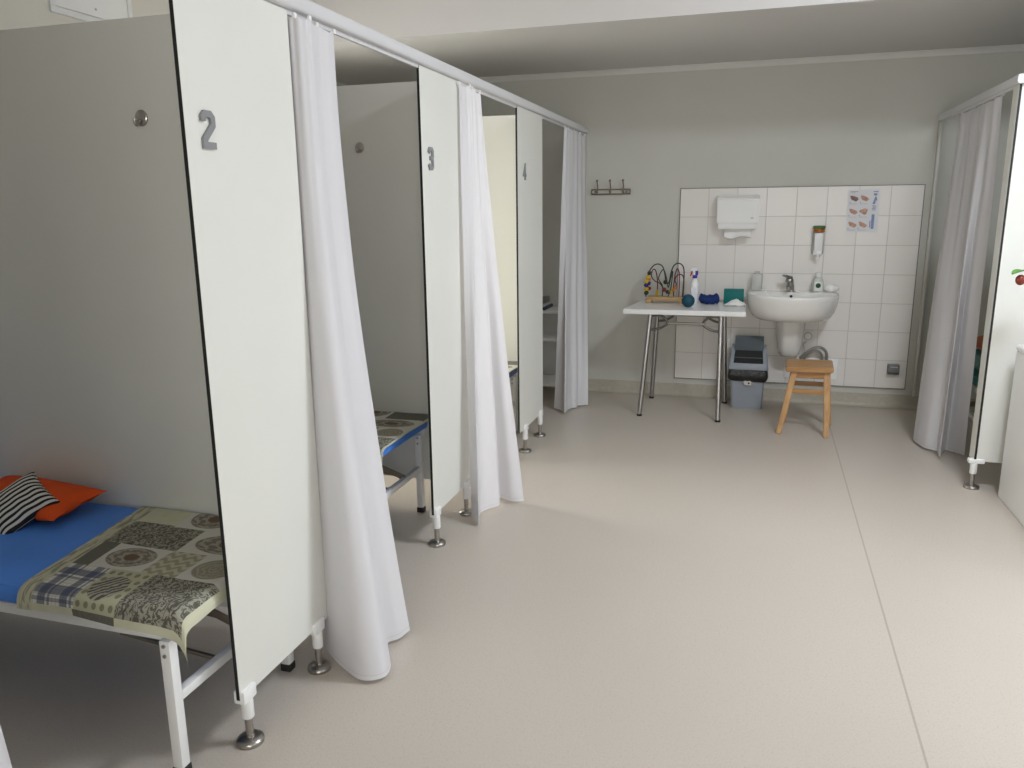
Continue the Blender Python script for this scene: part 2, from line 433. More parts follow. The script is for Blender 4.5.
# ================================================================== cubicle partitions
ZB, ZT = .145, 1.952
TH = .012
def panel(name, parent, box, black_side):
    """laminate panel with its black core showing on the edges"""
    x0, x1, y0, y1, z0, z1 = box; b = MB(); b.box(x0, x1, y0, y1, z0, z1, .0008, seg=1)
    for f in b.bm.faces:
        n = f.normal
        b.bm.faces.ensure_lookup_table()
    b.bm.normal_update()
    thin = min((x1 - x0, 0), (y1 - y0, 1), (z1 - z0, 2))[1]
    for f in b.bm.faces:
        if abs(f.normal[thin]) < .6: f.material_index = 1
    return b.build(name, [HPL, CORE], parent)
DIG = {
 '2': [[(-.020, .026), (-.020, .034), (-.012, .042), (.010, .042), (.019, .033), (.019, .014), (-.018, -.024), (-.018, -.039), (.022, -.039)]],
 '3': [[(-.020, .030), (-.013, .042), (.011, .042), (.020, .033), (.020, .012), (.012, .003), (-.006, .003)], [(.012, .003), (.020, -.006), (.020, -.031), (.011, -.040), (-.013, -.040), (-.020, -.028)]],
 '4': [[(.010, -.043), (.010, .042), (-.022, -.016), (.024, -.016)]],
}
def digit(ch, y, z, parent):
    b = MB(); hw = .0078; k = .88
    for li, line in enumerate(DIG[ch]):
        P = [Vector((u, v)) * k for u, v in line]; L = []; Rr = []; n = len(P)
        for i, p in enumerate(P):
            d0 = (p - P[i - 1]).normalized() if i else None; d1 = (P[i + 1] - p).normalized() if i < n - 1 else None
            if d0 is None or d1 is None:
                d = d1 or d0; nn = Vector((-d.y, d.x)) * hw; p = p + (d * hw * .4 if d0 is not None else -d * hw * .4)
            else:
                n0 = Vector((-d0.y, d0.x)); n1 = Vector((-d1.y, d1.x)); m = (n0 + n1).normalized(); nn = m * min(hw / max(.35, m.dot(n0)), hw * 1.9)
            L.append(p + nn); Rr.append(p - nn)
        dp = .007 - .0006 * li; q = bmesh.new()
        V = [[q.verts.new((x_, y + a.x, z + a.y)) for a in seq] for x_ in (XP + .0002, XP + dp) for seq in (L, Rr)]
        for i in range(n - 1):
            q.faces.new((V[2][i], V[2][i + 1], V[3][i + 1], V[3][i])); q.faces.new((V[0][i], V[1][i], V[1][i + 1], V[0][i + 1]))
            q.faces.new((V[0][i], V[0][i + 1], V[2][i + 1], V[2][i])); q.faces.new((V[1][i], V[3][i], V[3][i + 1], V[1][i + 1]))
        q.faces.new((V[0][0], V[2][0], V[3][0], V[1][0])); q.faces.new((V[0][-1], V[1][-1], V[3][-1], V[2][-1]))
        bmesh.ops.recalc_face_normals(q, faces=q.faces[:]); b.add(q)
    o = b.build('number_plate', DIGIT, parent, angle=20); o['label'] = 'grey raised digit ' + ch; return o
def foot(x, y, parent, face=1, clip_axis='y', cl=None):
    """clamp, sleeve, rod and floor disc under a partition panel"""
    t = MB()
    if clip_axis == 'y': t.box(x - .020, x + .014, y - .028, y + .028, ZB - .014, ZB + .024, .004)
    else: t.box(x - .028, x + .045, y - .014, y + .020, ZB - .012, ZB + .012, .004)
    f = t.build('support_foot', WPLAST, parent)
    MB().lathe([(.0155, .078), (.0165, .080), (.0165, ZB - .012)], (x, y, 0), 24).build('sleeve', WPLAST, f)
    MB().cyl((x, y, .015), (x, y, .082), .011).build('rod', STEEL, f)
    MB().lathe([(.036, .0005), (.037, .004), (.037, .010), (.034, .015), (.024, .019), (.013, .021), (.013, .026), (0, .026)], (x, y, 0), 32).build('floor_disc', STEEL, f)
    return f
cub = [('2', -4.443, -3.985, -4.012, (-4.412, -4.048), (-4.367, 1.607), (-.49, 1.69)),
       ('3', -3.093, -2.650, -2.650, (-3.063, -2.696), (-3.014, 1.615), (-.487, 1.697)),
       ('4', -1.793, -1.272, -1.298, (-1.676, -1.332), (-1.669, 1.615), None)]
cub[1] = ('3', -3.093, -2.640, -2.662, (-3.063, -2.696), (-3.014, 1.615), (-.487, 1.697))
for i, (ch, ya, yb, yd, fy, (dy, dz), hk) in enumerate(cub):
    t = thing('partition_panel', (XP, (ya + yb) / 2, 0), 'narrow white front panel bearing the grey number %s on two round steel feet' % ch, 'partition panel', 'numbered front panels on the left')
    t['kind'] = 'thing'
    panel('laminate_board', t, (XP - TH, XP, ya, yb, ZB, ZT), 0)
    for y in fy: foot(XP - .003, y, t)
    digit(ch, dy, dz, t)
    lab = ['white cubicle divider behind the striped and orange cushions', 'white cubicle divider with one round hook behind the second bed, past the panel numbered 3',
           'brightly lit cream-white divider between the panels numbered 3 and 4'][i]
    s = thing('divider_board', (-.9, yd, 0), lab, 'divider', 'cubicle dividers on the left'); s['kind'] = 'thing'
    panel('laminate_board', s, (XL + .001, XP - TH - .001, yd, yd + TH, ZB - .003, ZT + .012), 0)
    for z in (.62, 1.0, 1.35): MB().box(XP - TH - .026, XP - TH, yd - .010, yd, z - .012, z + .012, .003).build('corner_bracket', HPL, s)
    if hk:
        hb = MB(); M = Matrix.Rotation(PI / 2, 4, 'X')
        hb.lathe([(.021, 0), (.021, .004), (.016, .008), (0, .0085)], (hk[0], yd, hk[1]), 28, M=M, sy=1.1)
        hb.tube([(hk[0], yd - .006, hk[1] - .008), (hk[0], yd - .022, hk[1] - .020), (hk[0], yd - .028, hk[1] - .016), (hk[0], yd - .030, hk[1] - .004)], .0055, 10)
        hb.build('coat_hook', STEEL, s)
t = thing('partition_panel', (XP, -5.57, 0), 'white front panel nearest the camera, ahead of the first cot', 'partition panel'); t['kind'] = 'thing'
panel('laminate_board', t, (XP - TH, XP, -5.79, -5.34, ZB, ZT), 0)
for y in (-5.76, -5.38): foot(XP - .003, y, t)
s = thing('divider_board', (-.9, -5.36, 0), 'white cubicle divider nearest the camera, ahead of the first cot', 'divider'); s['kind'] = 'thing'
panel('laminate_board', s, (XL + .001, XP - TH - .001, -5.36, -5.36 + TH, ZB - .003, ZT + .012), 0)
# head rail over the left fronts
t = thing('curtain_rail', (XP, -3., ZT), 'long white head rail along the tops of the left cubicle fronts', 'rail')
b = MB(); prof = []
for k in range(20):
    a = 2 * PI * k / 20; prof.append((XP - .004 + .022 * math.copysign(abs(math.cos(a)) ** .55, math.cos(a)), ZT + .0255 + .0225 * math.copysign(abs(math.sin(a)) ** .55, math.sin(a))))
b.prism(prof, 'y', -6.6, -.002).build('rail_tube', ALU, t)
MB().box(XP - .013, XP - .003, -6.6, -.003, ZT - .010, ZT + .004, .002).build('curtain_track', ALU, t)
# end posts against the back wall
p = MB().box(XP - .012, XP + .006, -.042, -.001, ZB, ZT + .002, .002).build('wall_post', POST, None, (XP, -.02, ZB)); tag(p, 'slim white post against the back wall under the far end of the left rail', 'post'); p['kind'] = 'thing'
p = MB().box(XQ - .012, XQ + .006, -.042, -.001, .1, ZT + .002, .002).build('wall_post', POST, None, (XQ, -.02, .1)); tag(p, 'slim white post at the back wall corner under the far end of the right rail', 'post'); p['kind'] = 'thing'

# right-hand cubicle
YQ = -1.690
t = thing('partition_panel', (XQ, YQ, 0), 'narrow unnumbered white front panel with black near edge on the right, one steel foot', 'partition panel'); t['kind'] = 'thing'
panel('laminate_board', t, (XQ - TH / 2, XQ + TH / 2, YQ, YQ + .092, ZB, ZT), 0)
foot(XQ, YQ + .012, t, clip_axis='x')
s = thing('divider_board', (3.3, YQ, 0), 'bright white divider behind the low white cabinet at the right edge', 'divider'); s['kind'] = 'thing'
panel('laminate_board', s, (XQ + TH / 2 + .001, XR - .001, YQ + .006, YQ + .006 + TH, ZB, ZT), 0)
t = thing('curtain_rail', (XQ, -.8, ZT), 'white head rail over the right cubicle, turning a corner at its near end', 'rail')
b = MB(); c0 = XQ
prof = []
for k in range(20):
    a = 2 * PI * k / 20; prof.append((.021 * math.copysign(abs(math.cos(a)) ** .5, math.cos(a)), ZT + .022 + .0205 * math.copysign(abs(math.sin(a)) ** .5, math.sin(a))))
b.prism([(c0 + u, v) for u, v in prof], 'y', YQ - .018, -.002).prism([(YQ + .004 + u, v) for u, v in prof], 'x', c0 - .018, XR - .002)
b.build('rail_tube', ALU, t)
MB().box(XQ - .005, XQ + .005, -1.61, -.003, ZT - .010, ZT + .004, .002).build('curtain_track', ALU, t)

# ================================================================== curtains
def curtain(label, top, bot, ztop=1.940, zbot=.014, seed=0, fine=.006, power=1.25, hem_lift=None, gl=5, name='curtain'):
    rnd = random.Random(seed)
    n = len(top); assert n == len(bot), label
    sub = 14
    T = spline([Vector((x, y, 0)) for x, y in top], sub); B = spline([Vector((x, y, 0)) for x, y in bot], sub)
    nu = len(T); nv = 60
    base = (sum(x for x, y in bot) / n, sum(y for x, y in bot) / n, 0)
    b = MB(); grid = []
    for j in range(nv + 1):
        v = j / nv; w = v ** power; row = []
        for i in range(nu):
            u = i / (nu - 1)
            p = T[i].lerp(B[i], w)
            # pleats near the track that die out downwards, slow wandering of the cloth below
            tang = (T[min(i + 1, nu - 1)] - T[max(i - 1, 0)]); tang = tang.normalized() if tang.length > 1e-6 else Vector((0, 1, 0))
            nrm = Vector((-tang.y, tang.x, 0))
            p = p + nrm * (fine * math.sin(u * 2 * PI * n * 1.0 + seed) * math.exp(-v * 5) * .8)
            q = noise.noise(Vector((u * 3.1 + seed, v * 2.2, seed * 1.7)))
            q2 = noise.noise(Vector((u * 9 + seed, v * 5., seed * .7 + 4)))
            p = p + nrm * (q * .010 * math.sin(v * PI) + q2 * .0025)
            z = ztop + (zbot - ztop) * v
            if j == nv: z += .004 * noise.noise(Vector((u * 5, seed, 0)))
            if j <= 1: z -= .010 * (1 - math.cos(u * 2 * PI * (gl - 1))) * .5 * (1 - j)
            row.append(b.bm.verts.new((p.x, p.y, z)))
        grid.append(row)
    for j in range(nv):
        for i in range(nu - 1): b.bm.faces.new((grid[j][i], grid[j][i + 1], grid[j + 1][i + 1], grid[j + 1][i]))
    t = thing(name, base, label, 'curtain', 'white cubicle curtains')
    # hem: a doubled strip along the foot and the free edge
    hb = MB(); rows = (nv - 1, nv); 
    o = b.build('curtain_cloth', CURT, t, angle=180, solid=.0012)
    path = [Vector((B[i].x, B[i].y, 0)) for i in range(nu)]
    for k in range(gl):
        i = round(k * (nu - 1) / (gl - 1)); x, y = T[i].x, T[i].y
        MB().box(x - .004, x + .004, y - .006, y + .006, ztop - .006, ztop + .008, .0015).build('curtain_glider', WPLAST, t)
    return t
curtain('white curtain bunched beside the panel numbered 2, flaring onto the floor',
        [(-.03, -3.962), (-.010, -3.972), (.012, -3.968), (.030, -3.950), (.032, -3.925), (.022, -3.885), (.010, -3.85), (.018, -3.80), (.012, -3.755)],
        [(-.05, -3.935), (.010, -3.995), (.085, -4.045), (.165, -4.085), (.224, -4.055), (.215, -3.985), (.150, -3.885), (.175, -3.83), (.188, -3.775)], seed=1, power=1.75, fine=.002)
curtain('white curtain bunched beside the panel numbered 3, its two folds sweeping the floor',
        [(.012, -2.700), (.022, -2.660), (.028, -2.610), (.012, -2.575), (.016, -2.55), (.022, -2.515), (.006, -2.49), (.012, -2.455), (.010, -2.425)],
        [(.040, -2.745), (.072, -2.785), (.109, -2.834), (.072, -2.72), (.085, -2.655), (.125, -2.585), (.098, -2.49), (.17, -2.515), (.225, -2.495)], seed=4, power=1.15, fine=.003)
curtain('white curtain gathered at the back wall end of the left rail',
        [(.010, -.735), (.022, -.69), (.002, -.62), (.022, -.55), (.002, -.48), (.018, -.40), (.004, -.32), (.016, -.24), (.008, -.15), (.010, -.08)],
        [(-.075, -.665), (-.02, -.70), (.028, -.778), (.030, -.69), (.045, -.632), (.075, -.60), (.070, -.55), (.098, -.535), (.120, -.52), (.142, -.51)], seed=7, power=1.0, fine=.005)
curtain('white curtain of the right cubicle, hanging between the tiled wall and the front panel',
        [(XQ - .006, -.60), (XQ - .014, -.70), (XQ + .010, -.82), (XQ - .012, -.92), (XQ + .006, -1.02), (XQ - .014, -1.14), (XQ + .012, -1.25), (XQ - .014, -1.34), (XQ, -1.42)],
        [(2.236, -.87), (2.248, -.955), (2.272, -1.035), (2.312, -1.075), (2.330, -1.10), (2.319, -1.20), (2.372, -1.06), (2.41, -1.08), (2.458, -1.135)], seed=11, power=.78, fine=.006)
curtain('white curtain whose flared foot enters at the lower left corner',
        [(.012, -5.32), (.020, -5.29), (.004, -5.27), (.018, -5.25), (.004, -5.23), (.014, -5.21), (.010, -5.19)],
        [(.0, -5.32), (.05, -5.30), (.03, -5.26), (.06, -5.22), (.04, -5.16), (.05, -5.105), (.022, -5.064)], seed=15, fine=.003)

# ================================================================== beds
def bed(xf, yw, label, mattress, sgn=-1, L=1.80, W=.560):
    """xf: foot end, yw: long side against the divider; sgn -1 runs towards -x"""
    X = lambda a: xf + sgn * a
    Y = lambda a: yw - a
    t = thing('folding_bed', (X(L / 2), Y(W / 2), 0), label, 'bed', 'narrow steel cots')
    def bx(m, a0, a1, b0, b1, z0, z1, bev=.003): m.box(min(X(a0), X(a1)), max(X(a0), X(a1)), min(Y(b0), Y(b1)), max(Y(b0), Y(b1)), z0, z1, bev)
    f = MB(); zf0, zf1 = .372, .405
    bx(f, .01, L - .01, .012, .040, zf0, zf1); bx(f, .01, L - .01, W - .040, W - .012, zf0, zf1)
    bx(f, .16, .19, .040, W - .040, zf0, zf1); bx(f, L - .19, L - .16, .040, W - .040, zf0, zf1)
    for a in (.45, .9, 1.35): bx(f, a, a + .028, .040, W - .040, zf0 + .004, zf1 - .002)
    f.build('bed_frame', WMETAL, t)
    la, lb = (.030, L - .030), (.063, W - .006)
    for a in la:
        for bb in lb:
            lg = MB(); bx(lg, a - .015, a + .015, bb - .015, bb + .015, .022, .385, .003)
            lo = lg.build('leg', WMETAL, t)
            cp = MB(); bx(cp, a - .017, a + .017, bb - .017, bb + .017, .0005, .026, .003); cp.build('foot_cap', BLACK, lo)
            bt = MB(); yy = Y(bb) - .0155 
            for z in (.372, .345): bt.cyl((X(a), yy + .002, z), (X(a), yy - .003, z), .005, seg=12)
            bt.build('bolt', STEEL, lo)
    for a in la:
        st = MB(); bx(st, a - .012, a + .012, lb[0] + .015, lb[1] - .015, .205, .232, .003); st.build('stretcher', WMETAL, t)
        # folding stay: a loop from the stretcher up to the frame
        d = .30 if a < L / 2 else -.30
        sb = MB(); sb.tube([(X(a), Y(W * .34), .218), (X(a + d), Y(W * .34), .245), (X(a + d * 1.05), Y(W * .36), .250), (X(a + d * 1.05), Y(W * .64), .250), (X(a + d), Y(W * .66), .245), (X(a), Y(W * .66), .218)], .007, 10, sub=4)
        sb.bar((X(a), Y(W * .42), .228), (X(a + d * 1.3), Y(W * .42), .366), .006, .026)
        sb.build('folding_stay', PEWTER, t)
    m = MB(); bx(m, 0, L, .004, W, .4055, .468, .020)
    m.build('mattress', mattress, t)
    return t
bed(-.068, -4.014, 'white steel cot with bright blue mattress, nearest on the left', BLUE)
bed(-.192, -2.664, 'white steel cot with blue mattress seen past the first long curtain, by panel 3', BLUE)
bed(-.140, -1.301, 'cot with dark blue mattress corner showing beside the panel numbered 4', NAVYV)
bed(2.475, -.57, 'cot with teal mattress half hidden behind the right curtain', TEALV, sgn=1)

# foot covers: patchwork sheets lying over the foot of the beds
def foot_cover(label, xh_back, xh_near, xf, y_back, y_near, flap_h, flap_f, foot_drop, zt=.4705, seed=0, layout=None, group='patchwork foot covers', sgn=1):
    rnd = random.Random(seed)
    ns, nt_, nf, ne = 84, 84, 12, 8
    base = ((xh_back + xf) / 2, (y_back + y_near) / 2, zt - .06)
    b = MB(); uvl = b.bm.loops.layers.uv.new('UVMap')
    S = [i / ns for i in range(ns + 1)] + [1 + k / ne for k in range(1, ne + 1)]     # beyond 1: over the foot end
    T_ = [i / nt_ for i in range(nt_ + 1)] + [1 + k / nf for k in range(1, nf + 1)]   # beyond 1: over the near side
    wid = abs(y_back - y_near)
    grid = []
    for t in T_:
        row = []
        for s in S:
            s1 = min(s, 1); t1 = min(t, 1)
            xh = xh_back + (xh_near - xh_back) * t1
            x = xh + (xf - xh) * s1; y = y_back + (y_near - y_back) * t1
            z = zt + .0035 * noise.noise(Vector((x * 5 + seed, y * 5, 1))) + .0012 * noise.noise(Vector((x * 16, y * 16, seed)))
            # rounded edges of the mattress below
            ed = min(1, (1 - t1) * wid / .02); z -= .006 * (1 - ed) ** 2
            if t > 1:
                k = t - 1; fl = flap_h + (flap_f - flap_h) * s1 ** 5
                z -= k * fl; y -= .004 + .010 * math.sin(min(1, k * 1.4) * PI / 2) + .006 * math.sin(s1 * 9 + seed) * k
            if s > 1:
                k = s - 1; dr = foot_drop * (.75 + .25 * t1) + (.020 * max(0, t - 1))
                z -= k * dr; x += .004 + .022 * math.sin(min(1, k * 1.3) * PI / 2) + .004 * math.sin(t1 * 7) * k
            row.append(b.bm.verts.new((x, y, z)))
        grid.append(row)
    for j in range(len(T_) - 1):
        for i in range(len(S) - 1):
            f = b.bm.faces.new((grid[j][i], grid[j][i + 1], grid[j + 1][i + 1], grid[j + 1][i]))
            sc, tc = (S[i] + S[i + 1]) / 2, (T_[j] + T_[j + 1]) / 2
            for k, (s0, s1, t0, t1, nm) in enumerate(layout):
                if s0 <= sc < s1 and t0 <= tc < t1: break
            f.material_index = MIDX[nm]
            for lp, (ii, jj) in zip(f.loops, ((i, j), (i + 1, j), (i + 1, j + 1), (i, j + 1))):
                q_ = lambda p: p if p <= 1 else 1 + (p - 1) * .11
                lp[uvl].uv = ((q_(S[ii]) - s0) / (q_(min(s1, 2)) - s0), (q_(T_[jj]) - t0) / (q_(min(t1, 2)) - t0))
    o = b.build('foot_cover', [PATCH[k] for k in MKEYS], None, base, angle=180, solid=.0016)
    return tag(o, label, 'blanket', group)
MKEYS = list(PATCH); MIDX = {k: i for i, k in enumerate(MKEYS)}
lay = [(-.1, .10, -.1, 9, 'border'), (1.42, 9, -.1, 9, 'cream'),
       (.10, .36, -.1, .20, 'cream'), (.36, .68, -.1, .22, 'ring'), (.68, 1.42, -.1, .22, 'dark'),
       (.10, .56, .20, .48, 'knit'), (.56, 1.42, .22, .48, 'ring'),
       (.10, .20, .48, .74, 'dark'), (.20, .55, .48, .74, 'ring'), (.55, .76, .48, .74, 'cable'), (.76, 1.42, .48, .74, 'ball'),
       (.10, .37, .74, 1.62, 'plaid'), (.37, .64, .74, 1.55, 'yarn'), (.64, 1.42, .74, 1.60, 'knit'),
       (.10, .36, 1.55, 9, 'cream'), (.36, .64, 1.55, 9, 'dark'), (.64, 9, 1.55, 9, 'cream'), (-9, 9, -9, 9, 'border')]
foot_cover('patchwork cover in grey and cream with a blue plaid square, on the nearest cot', -.645, -.545, -.060, -4.022, -4.574, .050, .076, .052, layout=lay, seed=2)
foot_cover('patchwork cover in grey and cream on the cot beside panel 3', -.74, -.70, -.188, -2.672, -3.222, .05, .06, .006, layout=lay, seed=5)
foot_cover('pale patchwork cover on the dark blue cot beside panel 4', -.68, -.66, -.136, -1.309, -1.86, .04, .05, .002, layout=lay, seed=8)

# cushions
def cushion(name, size, thick, M, mtl, label, cat='cushion', group=None, puff=2.4):
    b = MB(); uvl = b.bm.loops.layers.uv.new('UVMap'); n = 26; sx, sy = size
    V = {}
    for sgn in (1, -1):
        for i in range(n + 1):
            for j in range(n + 1):
                u, v = 2 * i / n - 1, 2 * j / n - 1
                edge = i in (0, n) or j in (0, n)
                if edge and sgn < 0: V[sgn, i, j] = V[1, i, j]; continue
                hgt = thick / 2 * max(0, (1 - abs(u) ** puff) * (1 - abs(v) ** puff)) ** .55
                pin = 1 - .09 * (1 - v * v) * abs(u) ** 3; pin2 = 1 - .09 * (1 - u * u) * abs(v) ** 3
                wob = .006 * noise.noise(Vector((u * 2.2, v * 2.2, sgn + len(label))))
                V[sgn, i, j] = b.bm.verts.new(M @ Vector((u * sx / 2 * pin, v * sy / 2 * pin2, sgn * hgt + wob * (0 if edge else 1))))
        for i in range(n):
            for j in range(n):
                q = [V[sgn, i, j], V[sgn, i + 1, j], V[sgn, i + 1, j + 1], V[sgn, i, j + 1]]; uv = [(i / n, j / n), ((i + 1) / n, j / n), ((i + 1) / n, (j + 1) / n), (i / n, (j + 1) / n)]
                if sgn < 0: q.reverse(); uv.reverse()
                f = b.bm.faces.new(q)
                for lp, w in zip(f.loops, uv): lp[uvl].uv = w
    z = min(v.co.z for v in b.bm.verts)
    o = b.build(name, mtl, None, (M.translation.x, M.translation.y, z), angle=80)
    return tag(o, label, cat, group)
def TR(loc, rx=0, ry=0, rz=0): return Matrix.Translation(loc) @ Matrix.Rotation(R(rz), 4, 'Z') @ Matrix.Rotation(R(ry), 4, 'Y') @ Matrix.Rotation(R(rx), 4, 'X')
cushion('cushion', (.46, .21), .085, TR((-.985, -4.141, .513), 7, 0, -4), ORANGE, 'flat orange cushion lying against the divider on the nearest blue cot')
cushion('cushion', (.19, .19), .070, TR((-.928, -4.232, .526), 36, 0, 14) @ Matrix.Rotation(R(50), 4, 'Z'), STRIPE, 'small black and white striped cushion leaning on the orange one')
cushion('cushion', (.36, .34), .10, TR((2.665, -.90, .634), 0, -4, 8), TERRA, 'terracotta cushion topping the teal blanket behind the right curtain')
cushion('folded_blanket', (.38, .40), .105, TR((2.675, -.90, .5225)), TEALV, 'thick folded teal blanket on the cot behind the right curtain', 'blanket', puff=9)

# ================================================================== tiled wall area and what hangs on it
TX, TZ, TS = .710, 1.547, .2004
t = thing('tiled_splashback', (TX, 0, TZ - 7 * TS), 'raised square of white wall tiles with thin dark border behind the washbasin', 'tiled panel')
t['kind'] = 'thing'
b = MB().box(TX, TX + 8 * TS, -.010, -.0005, TZ - 7 * TS, TZ); b.build('tiling', TILE, t)
b = MB(); e = .004
b.box(TX - e, TX, -.012, -.0005, TZ - 7 * TS - e, TZ + e).box(TX + 8 * TS, TX + 8 * TS + e, -.012, -.0005, TZ - 7 * TS - e, TZ + e).box(TX, TX + 8 * TS, -.012, -.0005, TZ, TZ + e).box(TX, TX + 8 * TS, -.012, -.0005, TZ - 7 * TS - e, TZ - 7 * TS)
b.build('border_strip', mat('grey_edge_profile', (.20, .19, .17), .4, .4), t)
YT = -.0105
# paper towel dispenser
t = thing('paper_towel_dispenser', (1.11, YT, 1.25), 'white paper towel dispenser on the tiles with a sheet hanging out', 'dispenser')
xa, xb = .975, 1.262
b = MB().prism([(YT, 1.302), (YT, 1.497), (-.085, 1.497), (-.118, 1.470), (-.128, 1.325), (-.128, 1.302)], 'x', xa, xb, bev=.006); b.build('housing', WPLAST, t)
b = MB().prism([(YT, 1.262), (YT, 1.3015), (-.126, 1.3015), (-.124, 1.262)], 'x', xa + .012, xb - .012, bev=.005); b.build('tray', WPLAST, t)
lk = MB().box(xb - .055, xb - .035, -.1315, -.124, 1.335, 1.341, .001).build('lock_slot', CARD, t)
b = MB(); rr = []
for k in range(9):
    u = k / 8; row = []
    for q in range(25):
        v = q / 24; x = 1.030 + v * .185
        sag = .062 + .010 * math.sin(v * PI) + .010 * math.sin(v * 7)
        row.append((x, -.060 - .050 * u - .010 * math.sin(v * 9 + u * 3) * u, 1.268 - sag * math.sin(u * PI * .62)))
    rr.append(row)
for k in range(8):
    for q in range(24):
        vs = [b.bm.verts.new(rr[a][c]) for a, c in ((k, q), (k, q + 1), (k + 1, q + 1), (k + 1, q))]; b.bm.faces.new(vs)
bmesh.ops.remove_doubles(b.bm, verts=b.bm.verts[:], dist=1e-5)
b.build('paper_sheet', PAPER, t, angle=180, solid=.004)
# wall soap dispenser
t = thing('soap_dispenser', (1.665, YT, 1.06), 'clear and white wall soap dispenser with green cap and amber soap', 'dispenser')
b = MB().box(1.628, 1.705, -.045, YT, 1.085, 1.245, .008); b.build('back_bracket', CLEAR, t)
b = MB().box(1.640, 1.698, -.085, -.046, 1.10, 1.236, .010); b.build('cover', WPLAST, t)
b = MB().cyl((1.668, -.060, 1.238), (1.668, -.060, 1.262), .037, seg=28); b.build('soap_bottle', AMBER, t)
b = MB().lathe([(.040, 0), (.041, .004), (.041, .014), (.036, .020), (0, .021)], (1.668, -.060, 1.2625)); b.build('cap', GREENCAP, t)
b = MB().box(1.642, 1.694, -.092, -.050, 1.082, 1.108, .006).cyl((1.668, -.066, 1.050), (1.668, -.066, 1.084), .012, .018).box(1.638, 1.646, -.10, -.06, 1.084, 1.112, .002); b.build('push_lever', WPLAST, t)
# hand washing poster
t = thing('handwashing_poster', (1.945, YT, 1.24), 'handwashing instruction sheet with six hand pictures and a blue margin', 'poster')
px0, px1, pz0, pz1 = 1.842, 2.045, 1.238, 1.522
MB().box(px0, px1, YT - .0014, YT - .0002, pz0, pz1).build('paper', mat('poster_paper', (.74, .74, .76), .6), t)
yp = YT - .0016
b = MB(); bd = MB(); bt = MB()
def blob(m, cx, cz, a, bb, rot):
    pts = []
    for k in range(18):
        q = 2 * PI * k / 18; r_ = 1 + .16 * math.sin(3 * q + rot); u = a * r_ * math.cos(q); v = bb * r_ * math.sin(q)
        pts.append((cx + u * math.cos(rot) - v * math.sin(rot), cz + u * math.sin(rot) + v * math.cos(rot)))
    m.prism(pts, 'y', yp - .0006, yp)
def fingers(m, cx, cz, ln, rot):
    for k in range(4):
        o = (k - 1.5) * .0062; d = Vector((math.cos(rot), math.sin(rot))); n = Vector((-d.y, d.x)); p = Vector((cx, cz)) + n * o; q = p + d * ln * (1, 1.15, 1.1, .85)[k]; w = n * .0026
        m.prism([tuple(p + w), tuple(q + w), tuple(q - w), tuple(p - w)], 'y', yp - .0008, yp - .0001)
for r in range(3):
    for c in range(2):
        cx = px0 + .040 + c * .066; cz = pz1 - .060 - r * .088
        rot = (-.35, -.5, -.4, .5, -.5, -.6)[r * 2 + c]
        m2 = MB(); dk = r + c == 0
        blob(m2, cx - .006, cz + .005, .021, .014, rot); fingers(m2, cx, cz + .003, .024, rot)
        blob(m2, cx + .010, cz - .006, .017, .011, rot + .4)
        m2.build('hand_picture', SKIND if dk else SKIN, t)
        bt.box(cx - .028, cx - .022, yp - .0008, yp, cz - .030, cz - .023)
        bt.box(cx - .026, cx + .022, yp - .0008, yp, cz - .0365, cz - .0345)
bt.box(px0 + .012, px0 + .062, yp - .0008, yp, pz1 - .014, pz1 - .0105)
bt.box(px0 + .012, px0 + .045, yp - .0008, yp, pz1 - .021, pz1 - .019)
bt.build('caption_line', INK, t)
b = MB()
b.box(px1 - .044, px1 - .014, yp - .0006, yp, pz1 - .018, pz1 - .012).box(px1 - .041, px1 - .020, yp - .0006, yp, pz1 - .040, pz1 - .026)
b.prism([(px1 - .046, pz1 - .098), (px1 - .030, pz1 - .045), (px1 - .022, pz1 - .052), (px1 - .030, pz1 - .098)], 'y', yp - .0006, yp)
b.prism([(px1 - .022, pz1 - .075), (px1 - .030, pz1 - .048), (px1 - .026, pz1 - .046), (px1 - .015, pz1 - .073)], 'y', yp - .0006, yp)
for k in range(4): b.box(px1 - .046 + .004 * (k % 2), px1 - .022, yp - .0006, yp, pz1 - .112 - k * .009, pz1 - .107 - k * .009)
b.box(px1 - .044, px1 - .026, yp - .0006, yp, pz0 + .020, pz0 + .118); b.box(px1 - .054, px1 - .048, yp - .0006, yp, pz0 + .03, pz0 + .075)
b.build('side_print', INKB, t)
# coat rack
t = thing('coat_rack', (.195, 0, 1.535), 'small dark metal coat rack with three hooks on the back wall', 'coat rack')
b = MB(); xl, xr, z0, z1 = .050, .342, 1.518, 1.552; rd = (z1 - z0) / 2; pts = []
for k in range(9): a = PI / 2 + PI * k / 8; pts.append((xl + rd + rd * math.cos(a), -.014, (z0 + z1) / 2 + rd * math.sin(a)))
for k in range(9): a = -PI / 2 + PI * k / 8; pts.append((xr - rd + rd * math.cos(a), -.014, (z0 + z1) / 2 + rd * math.sin(a)))
b.tube(pts, .0045, 10, sub=2, closed=True)
for x in (xl + .03, xr - .03): b.cyl((x, 0., 1.535), (x, -.012, 1.535), .009)
b.build('rack_loop', PEWTER, t)
for x in (.098, .195, .292):
    b = MB(); b.tube([(x, -.018, 1.520), (x, -.020, 1.550), (x, -.024, 1.575), (x, -.038, 1.592), (x, -.048, 1.604), (x, -.050, 1.612)], .0042, 10)
    b.sphere((x, -.050, 1.615), .009, 14)
    b.tube([(x, -.018, 1.545), (x, -.030, 1.528), (x, -.046, 1.524), (x, -.054, 1.535)], .004, 10); b.sphere((x, -.054, 1.539), .0075, 14)
    b.build('hook', PEWTER, t)

